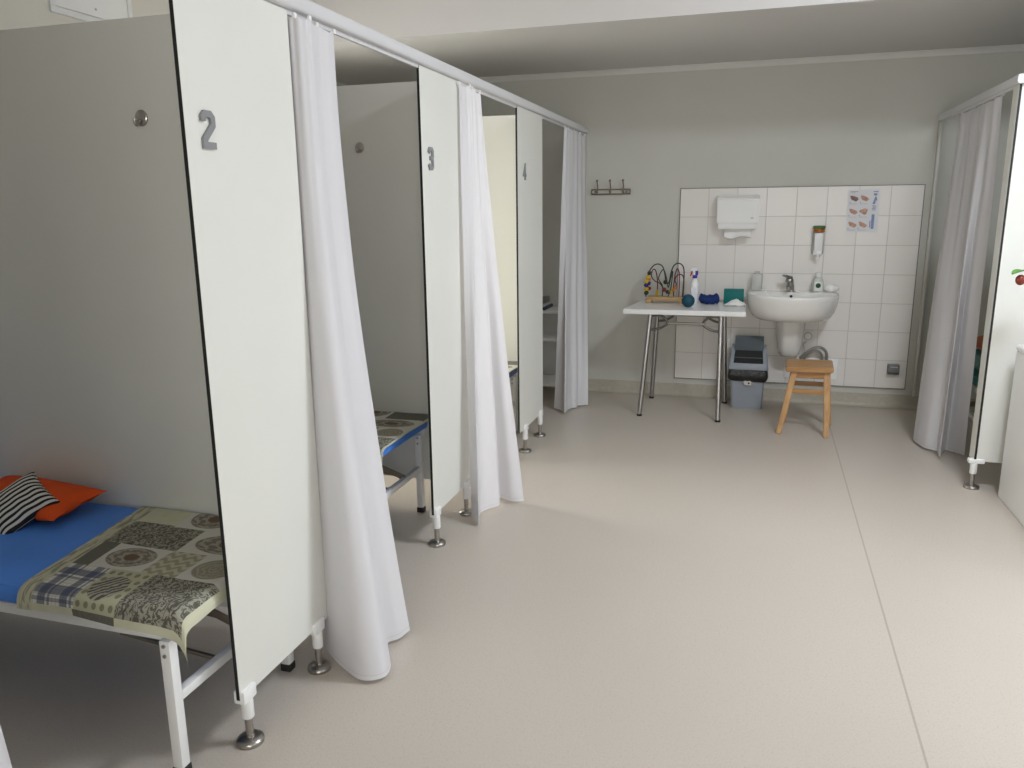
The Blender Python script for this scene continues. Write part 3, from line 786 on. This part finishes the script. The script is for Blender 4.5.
# ================================================================== washbasin
SX = 1.513
t = thing('washbasin', (SX, 0, .42), 'white ceramic wall washbasin with half pedestal and single lever tap', 'washbasin')
def dshape(a, yf, yb, z, n=64, ex=2.6, cx=SX):
    """plan outline: straight back at yb, bowed front at yf"""
    out = []; d = yb - yf
    for k in range(n):
        q = 2 * PI * k / n; c, s_ = math.cos(q), math.sin(q)
        u = a * math.copysign(abs(c) ** (2 / ex), c); v = math.copysign(abs(s_) ** (2 / (ex if s_ > 0 else 2.3)), s_)
        y = (yb - .35 * d) + (v * .35 * d if v > 0 else v * .65 * d)
        if v > 0: y = min(yb, (yb - .35 * d) + v * .35 * d * 1.12)
        out.append((cx + u, y, z))
    return out
yb = YT - .0005
outer = [(.10, -.30, .645), (.20, -.385, .645), (.238, -.420, .652), (.264, -.444, .670), (.283, -.462, .702), (.296, -.476, .745), (.303, -.486, .788), (.305, -.490, .810), (.304, -.489, .820), (.300, -.484, .825)]
rings = [dshape(a, yf, yb, z) for a, yf, z in outer]
inner = [(.290, -.473, .824, -.128), (.282, -.464, .816, -.134), (.274, -.452, .797, -.138), (.250, -.42, .747, -.150), (.20, -.37, .707, -.170), (.13, -.31, .688, -.19), (.03, -.25, .684, -.23)]
rings += [dshape(a, yf, y2, z) for a, yf, z, y2 in inner]
b = MB(); b.loft(rings); b.build('basin', CERAMIC, t, angle=50)
b = MB(); pr = []
for z, a, yf in ((.680, .103, -.315), (.645, .101, -.300), (.57, .096, -.275), (.49, .088, -.245), (.42, .080, -.215), (.385, .073, -.195), (.372, .062, -.175), (.368, .045, -.15)):
    pr.append(dshape(a, yf, yb, z, 40, 3.2, SX + .006))
b.loft(pr); b.build('half_pedestal', CERAMIC, t, angle=50)
b = MB(); b.cyl((SX - .004, -.1385, .797), (SX - .004, -.146, .795), .0095, seg=20); b.build('overflow_hole', DARKHOLE, t)
b = MB(); b.lathe([(.024, .682), (.024, .6865), (.018, .688), (0, .688)], (SX, -.24, 0)); b.build('drain', CHROME, t)
tp = MB(); fx, fy, fz = SX - .003, -.085, .8225
tp.lathe([(.027, 0), (.027, .005), (.022, .009), (.0205, .022)], (fx, fy, fz)).cyl((fx, fy, fz + .018), (fx - .016, fy - .018, fz + .080), .0205, .028)
tp.sphere((fx - .0165, fy - .0185, fz + .082), .0285, 20)
tap = tp.build('tap', CHROME, t)
MB().tube([(fx - .008, fy - .012, fz + .052), (fx - .016, fy - .06, fz + .058), (fx - .022, fy - .105, fz + .048), (fx - .023, fy - .118, fz + .032)], .0145, 14).build('spout', CHROME, tap)
M = TR((fx - .020, fy - .020, fz + .106), 0, 0, -42) @ Matrix.Rotation(R(-14), 4, 'X')
lv = MB(); lv.add(box_bm(-.018, .018, -.056, .020, -.008, .008, .006), M); lv.cyl((fx - .016, fy - .018, fz + .080), (fx - .018, fy - .019, fz + .106), .022, .018); lv.build('lever', CHROME, tap)

# on the basin
BZ = .8255
t = thing('soap_bottle', (1.685, -.075, BZ), 'white capped soap bottle with round green emblem on the washbasin', 'bottle')
b = MB(); b.lathe([(.0, 0), (.034, .0), (.038, .004), (.038, .066), (.034, .084), (.022, .098), (.019, .104)], (1.685, -.075, BZ), 32, sy=.62); b.build('bottle_body', mat('pale_green_bottle', (.62, .66, .60), .35), t)
MB().lathe([(.0205, .1045), (.0205, .130), (.017, .135), (0, .135)], (1.685, -.075, BZ)).build('bottle_cap', WPLAST, t)
lb_ = MB().box(1.659, 1.711, -.1015, -.0975, BZ + .008, BZ + .072, .001).build('bottle_label', mat('label_paper', (.80, .83, .78), .6), t)
MB().cyl((1.685, -.1015, BZ + .046), (1.685, -.1025, BZ + .046), .017, seg=24).build('emblem', EMBLEM, lb_)
b = MB(); b.sphere((1.776, -.075, BZ + .028), .034, 24, sc=(1.5, 1.0, .85))
for v in b.bm.verts:
    v.co += Vector((1, 1, 1)) * (.008 * noise.noise(v.co * 26)); v.co.z = max(v.co.z, BZ + .0003)
o = b.build('folded_cloth', PAPER, None, (1.776, -.075, BZ)); tag(o, 'crumpled white cloth on the right end of the washbasin', 'cloth')
t = thing('pump_dispenser', (1.273, -.072, BZ), 'clear plastic soap dispenser on the left end of the washbasin', 'dispenser')
b = MB(); b.box(1.236, 1.310, -.098, -.046, BZ + .0003, BZ + .122, .012); b.lathe([(.014, .122), (.014, .138), (0, .139)], (1.273, -.072, BZ), 20); b.build('bottle_body', CLEAR, t)
MB().cyl((1.294, -.0985, BZ + .026), (1.294, -.1015, BZ + .026), .006, seg=12).build('stopper', INK, t)

# sockets and pipes under the basin
t = thing('power_socket', (1.632, YT, .50), 'white wall socket on the tiles just right of the pedestal', 'socket')
b = MB().box(1.6125, 1.682, -.030, YT, .462, .542, .006); b.build('socket_plate', WPLAST, t)
b = MB().cyl((1.647, -.030, .502), (1.647, -.044, .502), .022, seg=24); b.build('plug', WPLAST, t)
b = MB().lathe([(.03, 0), (.03, .002), (0, .002)], (0, 0, 0), 28, M=None)
bmesh.ops.transform(b.bm, matrix=Matrix.Translation((1.647, -.0302, .502)) @ Matrix.Rotation(PI / 2, 4, 'X'), verts=b.bm.verts[:]); b.build('socket_well', CARD, t)
MB().tube([(1.640, -.030, .466), (1.618, -.040, .44), (1.63, -.05, .40), (1.615, -.045, .35)], .0035, 8).build('power_cord', CARD, t)
o = MB().box(1.50, 1.862, -.018, YT, .190, .343, .004).build('access_plate', mat('bright_white_plate', (.93, .93, .92), .35), None, (1.68, YT, .19)); tag(o, 'wide white cover plate low on the tiles behind the stool', 'cover plate')
t = thing('water_hose', (1.68, -.05, .33), 'grey flexible hose pair arching beside the basin pedestal', 'hose')
MB().tube([(1.600, -.07, .345), (1.635, -.08, .385), (1.685, -.085, .425), (1.735, -.085, .430), (1.772, -.075, .398), (1.780, -.06, .345), (1.778, -.022, .30)], .010, 12).build('hose_run', HOSE, t)
MB().tube([(1.625, -.05, .330), (1.650, -.06, .372), (1.69, -.06, .400), (1.725, -.06, .398), (1.748, -.05, .365), (1.750, -.021, .31)], .009, 12).build('hose_run', HOSE, t)
t = thing('power_socket', (2.225, YT, .283), 'dark grey flap socket low on the rightmost tiles', 'socket')
b = MB().box(2.187, 2.264, -.048, YT, .250, .322, .006); b.build('socket_box', GREYSOC, t)
b = MB().prism([(-.012, .3225), (-.050, .3225), (-.056, .312), (-.056, .268), (-.0485, .268), (-.0485, .315), (-.012, .3185)], 'x', 2.192, 2.259); b.build('flap', mat('mid_grey_plastic', (.17, .17, .17), .35), t)
MB().box(2.203, 2.248, -.058, -.0562, .303, .310, .0005).build('flap_grip', CARD, t)

# ================================================================== table
t = thing('folding_table', (.82, -.36, 0), 'small white topped table on chrome tube legs left of the washbasin', 'table')
x0, x1, y0, y1, zt = .405, 1.214, -.640, -.085, .740
b = MB().prism([(x0, y0), (x1, y0 + .004), (x1 - .006, y1), (x0 + .056, y1)], 'z', zt - .033, zt, bev=.003); b.build('tabletop', mat('white_table_laminate', (.82, .82, .81), .25), t)
legs = [((.585, -.585), (.537, -.668)), ((1.055, -.590), (1.068, -.700)), ((.585, -.150), (.554, -.124)), ((1.060, -.150), (1.092, -.149))]
for (xa, ya), (xb_, yb_) in legs:
    l = MB().cyl((xb_, yb_, .012), (xa, ya, zt - .034), .0165, seg=20).build('leg', CHROME, t)
    MB().lathe([(.0175, .0005), (.0185, .003), (.0180, .014), (0, .014)], (xb_, yb_, 0), 20).build('leg_tip', BLACK, l)
for ys in (-.588, -.150):
    xa, xb_ = .585, 1.057
    MB().cyl((xa + .12, ys, .645), (xb_ - .10, ys, .645), .0095, seg=16).build('crossbar', STEEL, t)
    for sx_, s_ in ((xa, 1), (xb_, -1)):
        g = MB(); c = Vector((sx_, ys, .645))
        lp = [c + Vector((s_ * u, 0, v)) for u, v in ((.004, .048), (.07, .050), (.108, .022), (.118, 0), (.105, -.016), (.06, -.040), (-.002, -.052))]
        g.tube(lp, .0085, 10, sub=5); g.build('corner_brace', mat('dark_steel', (.16, .155, .145), .35, .9), t)
# bead maze
ZTT = zt
def zz(d): return ZTT + d + .0005
t = thing('bead_maze', (.63, -.20, ZTT), 'wooden bead maze toy with looping dark wires and coloured beads', 'toy')
b = MB().box(.515, .775, -.245, -.165, zz(.012), zz(.044), .004).box(.505, .548, -.26, -.15, zz(0), zz(.030), .003).box(.742, .785, -.26, -.15, zz(0), zz(.030), .003); b.build('toy_base', PINE_B, t)
w1 = [(.525, -.225, zz(.04)), (.522, -.225, zz(.12)), (.536, -.225, zz(.20)), (.562, -.225, zz(.255)), (.598, -.222, zz(.278)), (.636, -.22, zz(.262)), (.655, -.215, zz(.205)), (.663, -.21, zz(.150)), (.678, -.21, zz(.138)), (.690, -.212, zz(.165)), (.698, -.215, zz(.215)), (.718, -.22, zz(.268)), (.752, -.222, zz(.285)), (.783, -.225, zz(.262)), (.792, -.225, zz(.20)), (.785, -.225, zz(.04))]
w1 = [(x - .020, y, z) for x, y, z in w1]
MB().tube(w1, .0045, 8, sub=8).build('wire', WIRE_G, t)
w2 = [(.580, -.18, zz(.04)), (.580, -.18, zz(.15)), (.565, -.18, zz(.225)), (.545, -.182, zz(.235)), (.535, -.185, zz(.19)), (.56, -.19, zz(.155)), (.60, -.19, zz(.135)), (.63, -.19, zz(.095)), (.66, -.19, zz(.075)), (.695, -.19, zz(.082)), (.715, -.188, zz(.13)), (.705, -.185, zz(.16)), (.72, -.183, zz(.195)), (.752, -.18, zz(.20)), (.768, -.18, zz(.16)), (.765, -.18, zz(.04))]
MB().tube(w2, .0042, 8, sub=8).build('wire', WIRE_R, t)
w3 = [(.70, -.20, zz(.04)), (.70, -.20, zz(.14)), (.708, -.20, zz(.21)), (.722, -.2, zz(.245)), (.736, -.2, zz(.21)), (.738, -.2, zz(.14)), (.738, -.2, zz(.04))]
MB().tube(w3, .0042, 8, sub=8).build('wire', WIRE_R, t)
w4 = [(.62, -.2, zz(.04)), (.618, -.2, zz(.12)), (.59, -.2, zz(.17)), (.605, -.2, zz(.22)), (.625, -.2, zz(.235)), (.645, -.2, zz(.18)), (.66, -.2, zz(.11)), (.675, -.2, zz(.17)), (.69, -.2, zz(.225)), (.678, -.2, zz(.10)), (.66, -.2, zz(.04))]
MB().tube(w4, .004, 8, sub=8).build('wire', WIRE_G, t)
beads = [(.507, -.225, .070, .015, BEAD_D), (.506, -.225, .098, .014, BEAD_Y), (.504, -.225, .125, .015, BEAD_B), (.508, -.225, .152, .015, BEAD_Y), (.524, -.225, .140, .013, BEAD_B), (.516, -.225, .182, .014, BEAD_Y), (.522, -.212, .168, .012, BEAD_O), (.523, -.205, .10, .013, BEAD_R), (.526, -.225, .214, .014, BEAD_D),
         (.640, -.21, .148, .014, BEAD_D), (.630, -.19, .092, .014, BEAD_R), (.655, -.19, .075, .013, BEAD_D), (.676, -.19, .078, .012, BEAD_Y), (.694, -.19, .084, .013, BEAD_Y), (.708, -.19, .108, .012, BEAD_O), (.700, -.2, .09, .010, BEAD_O), (.578, -.18, .055, .011, BEAD_Y), (.580, -.18, .078, .010, BEAD_Y)]
for x, y, z, r, m_ in beads:
    MB().sphere((x, y, zz(z)), r * 1.15, 14).build('bead', m_, t)
# spray bottle
t = thing('spray_bottle', (.846, -.19, ZTT), 'white spray bottle with blue and red trigger beside the bead maze', 'bottle')
c = (.846, -.19, ZTT + .0005)
MB().lathe([(0, 0), (.030, 0), (.033, .004), (.033, .125), (.029, .150), (.017, .168), (.014, .178)], c, 32).build('bottle_body', mat('white_bottle', (.88, .88, .88), .3), t)
MB().cyl((c[0], c[1], c[2] + .178), (c[0], c[1], c[2] + .200), .0165, seg=22).build('collar', VIOLET, t)
hd = MB(); hd.prism([(c[0] - .032, c[2] + .232), (c[0] - .030, c[2] + .246), (c[0] + .004, c[2] + .258), (c[0] + .016, c[2] + .252), (c[0] + .018, c[2] + .2005), (c[0] - .012, c[2] + .2005), (c[0] - .014, c[2] + .228)], 'y', c[1] - .012, c[1] + .012, bev=.003); hd.build('spray_head', WPLAST, t)
MB().prism([(c[0] - .026, c[2] + .228), (c[0] - .015, c[2] + .228), (c[0] - .020, c[2] + .206), (c[0] - .032, c[2] + .190), (c[0] - .036, c[2] + .194)], 'y', c[1] - .006, c[1] + .006).build('trigger', RED, t)
MB().box(c[0] + .002, c[0] + .022, c[1] - .0135, c[1] + .0135, c[2] + .2, c[2] + .232, .003).build('head_insert', VIOLET, t)
MB().box(c[0] - .0225, c[0] + .0225, c[1] - .0338, c[1] - .027, c[2] + .03, c[2] + .115, .002).build('bottle_label', mat('pale_label', (.78, .80, .86), .5), t)
# ball
b = MB().sphere((.825, -.455, ZTT + .0452), .0448, 32); o = b.build('therapy_ball', TEALBALL, None, (.825, -.455, ZTT)); tag(o, 'dark teal rubber ball at the front edge of the white table', 'ball')
# navy cuff: a rolled cloth ring, crumpled
b = MB(); seg, tb = 48, 14; rings = []
for k in range(seg):
    a = 2 * PI * k / seg; rx, ry = .056, .036
    c0 = Vector((.955 + rx * math.cos(a), -.215 + ry * math.sin(a), ZTT + .034 + .006 * math.sin(2 * a + 1)))
    er = Vector((math.cos(a), math.sin(a), 0)); ring = []
    for q in range(tb):
        th = 2 * PI * q / tb; wv = 1 + .42 * noise.noise(Vector((math.cos(a) * 2.4, math.sin(a) * 2.4, math.cos(th) * 1.2 + math.sin(th) * .7)))
        p_ = c0 + er * (.017 * wv * math.cos(th)) + Vector((0, 0, 1)) * (.030 * wv * math.sin(th)); p_.z = max(p_.z, ZTT + .0008); ring.append(p_)
    rings.append(ring)
b.loft(rings + [rings[0]], caps=False); bmesh.ops.remove_doubles(b.bm, verts=b.bm.verts[:], dist=1e-6)
t = b.build('cloth_cuff', NAVY, None, (.955, -.215, ZTT), angle=80); tag(t, 'crumpled navy blue cloth cuff in the middle of the white table', 'cuff')
MB().box(1.00, 1.024, -.222, -.205, ZTT + .012, ZTT + .052, .003).build('strap', mat('bright_navy_cloth', (.01, .05, .22), .8), t)
# teal box
t = thing('tissue_box', (1.122, -.165, ZTT), 'upright teal carton at the right rear corner of the white table', 'box')
MB().box(1.052, 1.190, -.185, -.145, zz(0), zz(.104), .003).build('carton', TEALBOX, t)
MB().box(1.056, 1.186, -.1866, -.1852, zz(.090), zz(.092)).build('lid_seam', mat('dark_teal', (0, .09, .09), .6), t)
# crumpled paper
b = MB(); bm2 = b.bm; n = 22; V = []
for i in range(n + 1):
    for j in range(n + 1):
        u, v = i / n * 2 - 1, j / n * 2 - 1; rr_ = math.hypot(u, v)
        x = 1.137 + u * .072; y = -.285 + v * .048
        hh = .040 * max(0, 1 - rr_ ** 1.4 * .95) + .009 * noise.noise(Vector((u * 2.6, v * 2.6, 3))) + .007 * abs(noise.noise(Vector((u * 6, v * 6, 9))))
        V.append(bm2.verts.new((x + .006 * noise.noise(Vector((u * 3, v * 3, 7))), y, ZTT + .002 + max(0, hh))))
for i in range(n):
    for j in range(n): bm2.faces.new((V[i * (n + 1) + j], V[(i + 1) * (n + 1) + j], V[(i + 1) * (n + 1) + j + 1], V[i * (n + 1) + j + 1]))
o = b.build('paper_towel', PAPER, None, (1.137, -.285, ZTT), angle=60, solid=.0016); tag(o, 'crumpled white paper towel at the right end of the white table', 'paper')

# ================================================================== waste bin
t = thing('waste_bin', (1.246, -.19, 0), 'grey swing-top waste bin with black bag showing, between table and stool', 'bin')
def rrect(x0, x1, y0, y1, z, r=.022, n=6):
    out = []
    for cx, cy, a0 in ((x1 - r, y1 - r, 0), (x0 + r, y1 - r, 90), (x0 + r, y0 + r, 180), (x1 - r, y0 + r, 270)):
        for k in range(n + 1): a = R(a0 + 90 * k / n); out.append((cx + r * math.cos(a), cy + r * math.sin(a), z))
    return out
bx_ = 1.246
MB().loft([rrect(bx_ - .106, bx_ + .106, -.285, -.085, .0005), rrect(bx_ - .108, bx_ + .108, -.287, -.083, .012), rrect(bx_ - .120, bx_ + .118, -.300, -.070, .255)]).build('bin_body', BINGREY, t)
def bagring(z, e, w):
    rr_ = rrect(bx_ - .122 - e, bx_ + .122 + e, -.304 - e, -.066 + e, z)
    return [(x + w * noise.noise(Vector((x * 22, y * 22, z * 22))), y + w * noise.noise(Vector((x * 22 + 5, y * 22, z * 22))), zq + (w * 2.5 * noise.noise(Vector((x * 9, y * 9, 1))) - (.016 * max(0, 1 - ((x - bx_) / .13) ** 2) if y < -.2 else 0) if z < .24 else 0)) for x, y, zq in rr_]
MB().loft([bagring(.208, .004, .004), bagring(.222, .012, .008), bagring(.240, .016, .010), bagring(.258, .015, .009), bagring(.276, .011, .005), bagring(.291, .006, .001)]).build('bin_bag', BAG, t)
b = MB().loft([rrect(bx_ - .136, bx_ + .136, -.318, -.052, .290), rrect(bx_ - .138, bx_ + .138, -.320, -.050, .297), rrect(bx_ - .134, bx_ + .134, -.310, -.052, .332), rrect(bx_ - .118, bx_ + .118, -.225, -.060, .412), rrect(bx_ - .112, bx_ + .112, -.205, -.064, .418)])
lid = b.build('bin_lid', BINGREY, t)
# sloping dark mouth, raised cheeks beside it, and the tipped flap behind
SL0, SL1 = Vector((bx_, -.310, .332)), Vector((bx_, -.225, .412)); SN = Vector((0, -(SL1.z - SL0.z), SL1.y - SL0.y)).normalized()
def onslope(u, v, d=0.): return SL0.lerp(SL1, v) + Vector((u, 0, 0)) + SN * d
m = MB(); m.loft([[onslope(-.100, .04, -.004), onslope(.100, .04, -.004), onslope(.094, 1.05, -.004), onslope(-.094, 1.05, -.004)], [onslope(-.100, .04, .0035), onslope(.100, .04, .0035), onslope(.094, 1.05, .0035), onslope(-.094, 1.05, .0035)]]); m.build('mouth', DARKHOLE, lid)
m = MB(); m.bar(onslope(-.095, .42, .006), onslope(.095, .42, .006), .014, .006); m.build('hinge_bar', BINDARK, lid)
for s_ in (-1, 1): MB().prism([(-.270, .352), (-.10, .352), (-.10, .440), (-.19, .443), (-.222, .424)], 'x', bx_ + s_ * .110 - .009, bx_ + s_ * .110 + .009, bev=.003).build('lid_cheek', BINGREY, lid)
m = MB(); m.loft([[(bx_ - .098, -.228, .414), (bx_ + .098, -.228, .414), (bx_ + .098, -.218, .414), (bx_ - .098, -.218, .414)], [(bx_ - .099, -.190, .465), (bx_ + .099, -.190, .465), (bx_ + .099, -.180, .465), (bx_ - .099, -.180, .465)], [(bx_ - .097, -.168, .510), (bx_ + .097, -.168, .510), (bx_ + .097, -.158, .510), (bx_ - .097, -.158, .510)]]); m.build('swing_flap', BINDARK, lid)
sk = [(bx_ - .026, .206), (bx_ - .018, .178), (bx_ + .026, .178), (bx_ + .028, .200), (bx_ + .018, .212), (bx_ + .004, .206), (bx_ - .014, .210)]
m = MB().prism(sk, 'y', -.312, -.298); st_ = m.build('sticker', mat('pale_sticker', (.62, .60, .55), .6), t)
MB().cyl((bx_ + .010, -.3125, .193), (bx_ + .010, -.3119, .193), .007, seg=14).build('sticker_print', DARKHOLE, st_)

# ================================================================== stool
t = thing('wooden_stool', (1.615, -.71, 0), 'small pine stool with splayed legs in front of the washbasin', 'stool')
zs = .430; x0, x1, y0, y1 = 1.472, 1.757, -.880, -.555
MB().prism([(x0, y0), (x1, y0 + .02), (x1 + .016, y1), (x0 + .014, y1 - .01)], 'z', zs - .030, zs, bev=.006).build('seat', PINE, t)
tops = [(1.528, -.826), (1.722, -.815), (1.738, -.612), (1.540, -.620)]; feet = [(1.452, -.890), (1.735, -.915), (1.775, -.600), (1.490, -.590)]
for (a, b_), (c_, d_) in zip(tops, feet):
    def sq(x, y, z, h_): return [(x - h_, y - h_, z), (x + h_, y - h_, z), (x + h_, y + h_, z), (x - h_, y + h_, z)]
    m = MB().loft([sq(c_, d_, .0005, .015), sq(a, b_, zs - .0305, .019)]); bmesh.ops.bevel(m.bm, geom=m.bm.edges[:], offset=.004, segments=2, affect='EDGES'); m.build('leg', PINE_L, t)
def at(i, z): k = z / zs; a = Vector((*feet[i], 0)); c_ = Vector((*tops[i], zs)); return a.lerp(c_, k)
for i, j, z in ((0, 1, .275), (1, 2, .32), (2, 3, .275), (3, 0, .32)):
    MB().bar(at(i, z), at(j, z), .018, .030, .003).build('stretcher', PINE, t)
for i, j in ((0, 1), (1, 2), (2, 3), (3, 0)):
    MB().bar(at(i, .378), at(j, .378), .016, .040, .003).build('apron', PINE, t)

# ================================================================== shelves in the far cubicle
t = thing('storage_shelf', (-.66, -.20, 0), 'white open shelf unit in the far left cubicle', 'shelf')
xa, xb_, ya, yb_ = -1.05, -.06, -.36, -.035
for z in (.10, .445, .655):
    MB().box(xa, xb_, ya, yb_, z, z + .022, .002).build('shelf_board', WPLAST, t)
for x in (xa + .012, xb_ - .012):
    for y in (ya + .012, yb_ - .012): MB().box(x - .012, x + .012, y - .012, y + .012, .0005, .70, .002).build('post', WMETAL, t)
o = MB().box(-.50, -.225, -.36, -.10, .6775, .700, .003).build('binder', DARKBLUE, None, (-.36, -.23, .6775)); tag(o, 'flat dark blue folder lying on the far cubicle shelf', 'folder')
o = thing('document_tray', (-.37, -.23, .7005), 'grey tray box on the dark folder in the far cubicle', 'box')
MB().box(-.50, -.235, -.35, -.11, .7008, .722, .003).build('tray_base', CARD, o)
MB().box(-.49, -.245, -.34, -.12, .7222, .758, .004).build('tray_lid', mat('dark_grey_card', (.22, .22, .22), .6), o)

# ================================================================== cabinet and plant at the right edge
t = thing('white_cabinet', (2.84, -2.2, 0), 'low white cabinet with rounded top cut by the right edge', 'cabinet')
MB().box(2.468, 3.15, -2.75, -1.775, .0005, .735, .004).build('cabinet_body', WPLAST, t)
MB().box(2.463, 3.17, -2.765, -1.768, .7355, .765, .014, seg=4).build('cabinet_top', WPLAST, t)
for k, (ya, yb_) in enumerate(((-2.74, -2.265), (-2.255, -1.785))):
    pass
dr = MB().box(2.49, 2.80, -2.770, -2.752, .05, .715, .004).build('door', WPLAST, t); MB().cyl((2.775, -2.79, .40), (2.775, -2.772, .40), .012).build('knob', CHROME, dr)
dr = MB().box(2.81, 3.13, -2.770, -2.752, .05, .715, .004).build('door', WPLAST, t); MB().cyl((2.835, -2.79, .40), (2.835, -2.772, .40), .012).build('knob', CHROME, dr)
t = thing('potted_plant', (2.565, -1.93, .7655), 'potted plant with green leaf and red-brown berry reaching in at the right edge', 'plant')
MB().lathe([(0, .766), (.055, .766), (.060, .770), (.078, .870), (.084, .872), (.084, .892), (.074, .892), (.072, .880), (0, .878)], (2.565, -1.93, 0)).build('pot', POT, t)
MB().lathe([(.071, .880), (.07, .884), (0, .886)], (2.565, -1.93, 0)).build('soil', SOIL, t)
stem = [(2.565, -1.93, .885), (2.555, -1.93, .98), (2.515, -1.93, 1.075), (2.45, -1.93, 1.13), (2.41, -1.93, 1.125)]
MB().tube(stem, .004, 8).build('stem', LEAF, t)
MB().tube([(2.565, -1.93, .885), (2.62, -1.92, 1.0), (2.66, -1.91, 1.1)], .004, 8).build('stem', LEAF, t)
def leaf(p, d, L_, w, nm='leaf'):
    p = Vector(p); d = Vector(d).normalized(); s_ = d.cross(Vector((0, 0, 1)))
    s_ = s_.normalized() if s_.length > .1 else Vector((0, 1, 0)); u = s_.cross(d).normalized(); b = MB(); rows = []
    for k in range(9):
        q = k / 8; ww = w * math.sin(PI * min(1, q * .94 + .03)) ** .8
        c_ = p + d * (L_ * q) - Vector((0, 0, 1)) * (.25 * L_ * q * q)
        rows.append([c_ - s_ * ww + u * ww * .35, c_ - s_ * ww * .5 + u * .05 * ww, c_, c_ + s_ * ww * .5 + u * .05 * ww, c_ + s_ * ww + u * ww * .35])
    b.loft(rows, close=False, caps=False); b.build(nm, LEAF, t, angle=180, solid=.001)
leaf((2.42, -1.93, 1.122), (-.8, -.6, .1), .085, .024); leaf((2.43, -1.93, 1.125), (.1, -.9, .5), .075, .022); leaf((2.445, -1.93, 1.13), (-.5, .2, .8), .06, .02)
leaf((2.66, -1.91, 1.1), (.6, -.3, .6), .11, .03); leaf((2.66, -1.91, 1.1), (-.4, -.6, .5), .10, .03); leaf((2.565, -1.93, 1.0), (.5, -.8, .3), .12, .03)
MB().sphere((2.398, -1.945, 1.083), .021, 18, sc=(1, 1, 1.15)).build('berry', BERRY, t)

# ================================================================== light
def area(name, loc, rot, sx, sy, power, col=(1, 1, 1)):
    l = bpy.data.lights.new(name, 'AREA'); l.shape = 'RECTANGLE'; l.size = sx; l.size_y = sy; l.energy = power; l.color = col
    o = bpy.data.objects.new(name, l); COL.objects.link(o); o.location = loc; o.rotation_euler = rot; return o
SKYC = (.90, .955, 1.)
TILT = R(40)
for k, (h0, h1, z0, z1) in enumerate(WIN_R):
    area('window_daylight', (XR + .42, (h0 + h1) / 2, (z0 + z1) / 2 + .25), (0, R(90) - TILT, 0), z1 - z0 + .3, h1 - h0 + .3, (52, 26)[k], SKYC)
h0, h1, z0, z1 = WIN_N[0]
area('window_daylight', ((h0 + h1) / 2, YN - .42, (z0 + z1) / 2 + .1), (R(90) - R(8), 0, 0), h1 - h0 + .3, z1 - z0 + .3, 105, (1., .98, .94))
h0, h1, z0, z1 = WIN_L
area('window_daylight', (XL - .42, (h0 + h1) / 2, (z0 + z1) / 2 + .2), (0, -R(90) + R(12), 0), z1 - z0 + .3, h1 - h0 + .3, 84, (1., .97, .90))
# lit ceiling panel over the aisle, in front of the lowered ceiling
lx, ly = 2.42, -3.35
t = thing('ceiling_light', (lx, ly, ZC), 'lit square white panel lamp on the upper ceiling over the aisle', 'ceiling light')
b = MB()
b.box(lx - .32, lx + .32, ly - .32, ly - .295, ZC - .035, ZC, .002).box(lx - .32, lx + .32, ly + .295, ly + .32, ZC - .035, ZC, .002).box(lx - .32, lx - .295, ly - .295, ly + .295, ZC - .035, ZC, .002).box(lx + .295, lx + .32, ly - .295, ly + .295, ZC - .035, ZC, .002)
b.build('lamp_frame', WPLAST, t)
MB().box(lx - .294, lx + .294, ly - .294, ly + .294, ZC - .022, ZC - .008).build('diffuser', mat('lit_diffuser', (.9, .9, .9), .5, emit=((.93, .97, 1.), 6.)), t)
area('panel_lamp', (lx, ly, ZC - .03), (0, 0, 0), .58, .58, 62, (.85, .91, 1.))
w = bpy.data.worlds.new('sky'); scn.world = w; w.use_nodes = True
bg = w.node_tree.nodes['Background']; bg.inputs[0].default_value = (.80, .88, 1., 1); bg.inputs[1].default_value = .35

# ================================================================== camera
cd = bpy.data.cameras.new('camera'); cam = bpy.data.objects.new('camera', cd); COL.objects.link(cam)
cd.sensor_fit = 'HORIZONTAL'; cd.sensor_width = 36.; cd.lens = 787.565 / 1024 * 36.; cd.clip_start = .05
yaw, pit, rol = .2975, .2191, -.0107
F = Vector((-math.sin(yaw) * math.cos(pit), math.cos(yaw) * math.cos(pit), -math.sin(pit)))
Rt = Vector((math.cos(yaw), math.sin(yaw), 0)); U = Rt.cross(F)
R2 = Rt * math.cos(rol) + U * math.sin(rol); U2 = -Rt * math.sin(rol) + U * math.cos(rol)
Mc = Matrix((R2, U2, -F)).transposed().to_4x4(); Mc.translation = (1.2487, -6.0135, 1.42)
cam.matrix_world = Mc
scn.camera = cam
scn.view_settings.view_transform = 'Standard'; scn.view_settings.look = 'None'
scn.view_settings.gamma = 1.; scn.view_settings.exposure = 0.; scn.view_settings.use_curve_mapping = False
scn.cycles.use_denoising = True
scn.cycles.max_bounces = 10; scn.cycles.diffuse_bounces = 6; scn.cycles.transparent_max_bounces = 12
scn.cycles.sample_clamp_indirect = 6
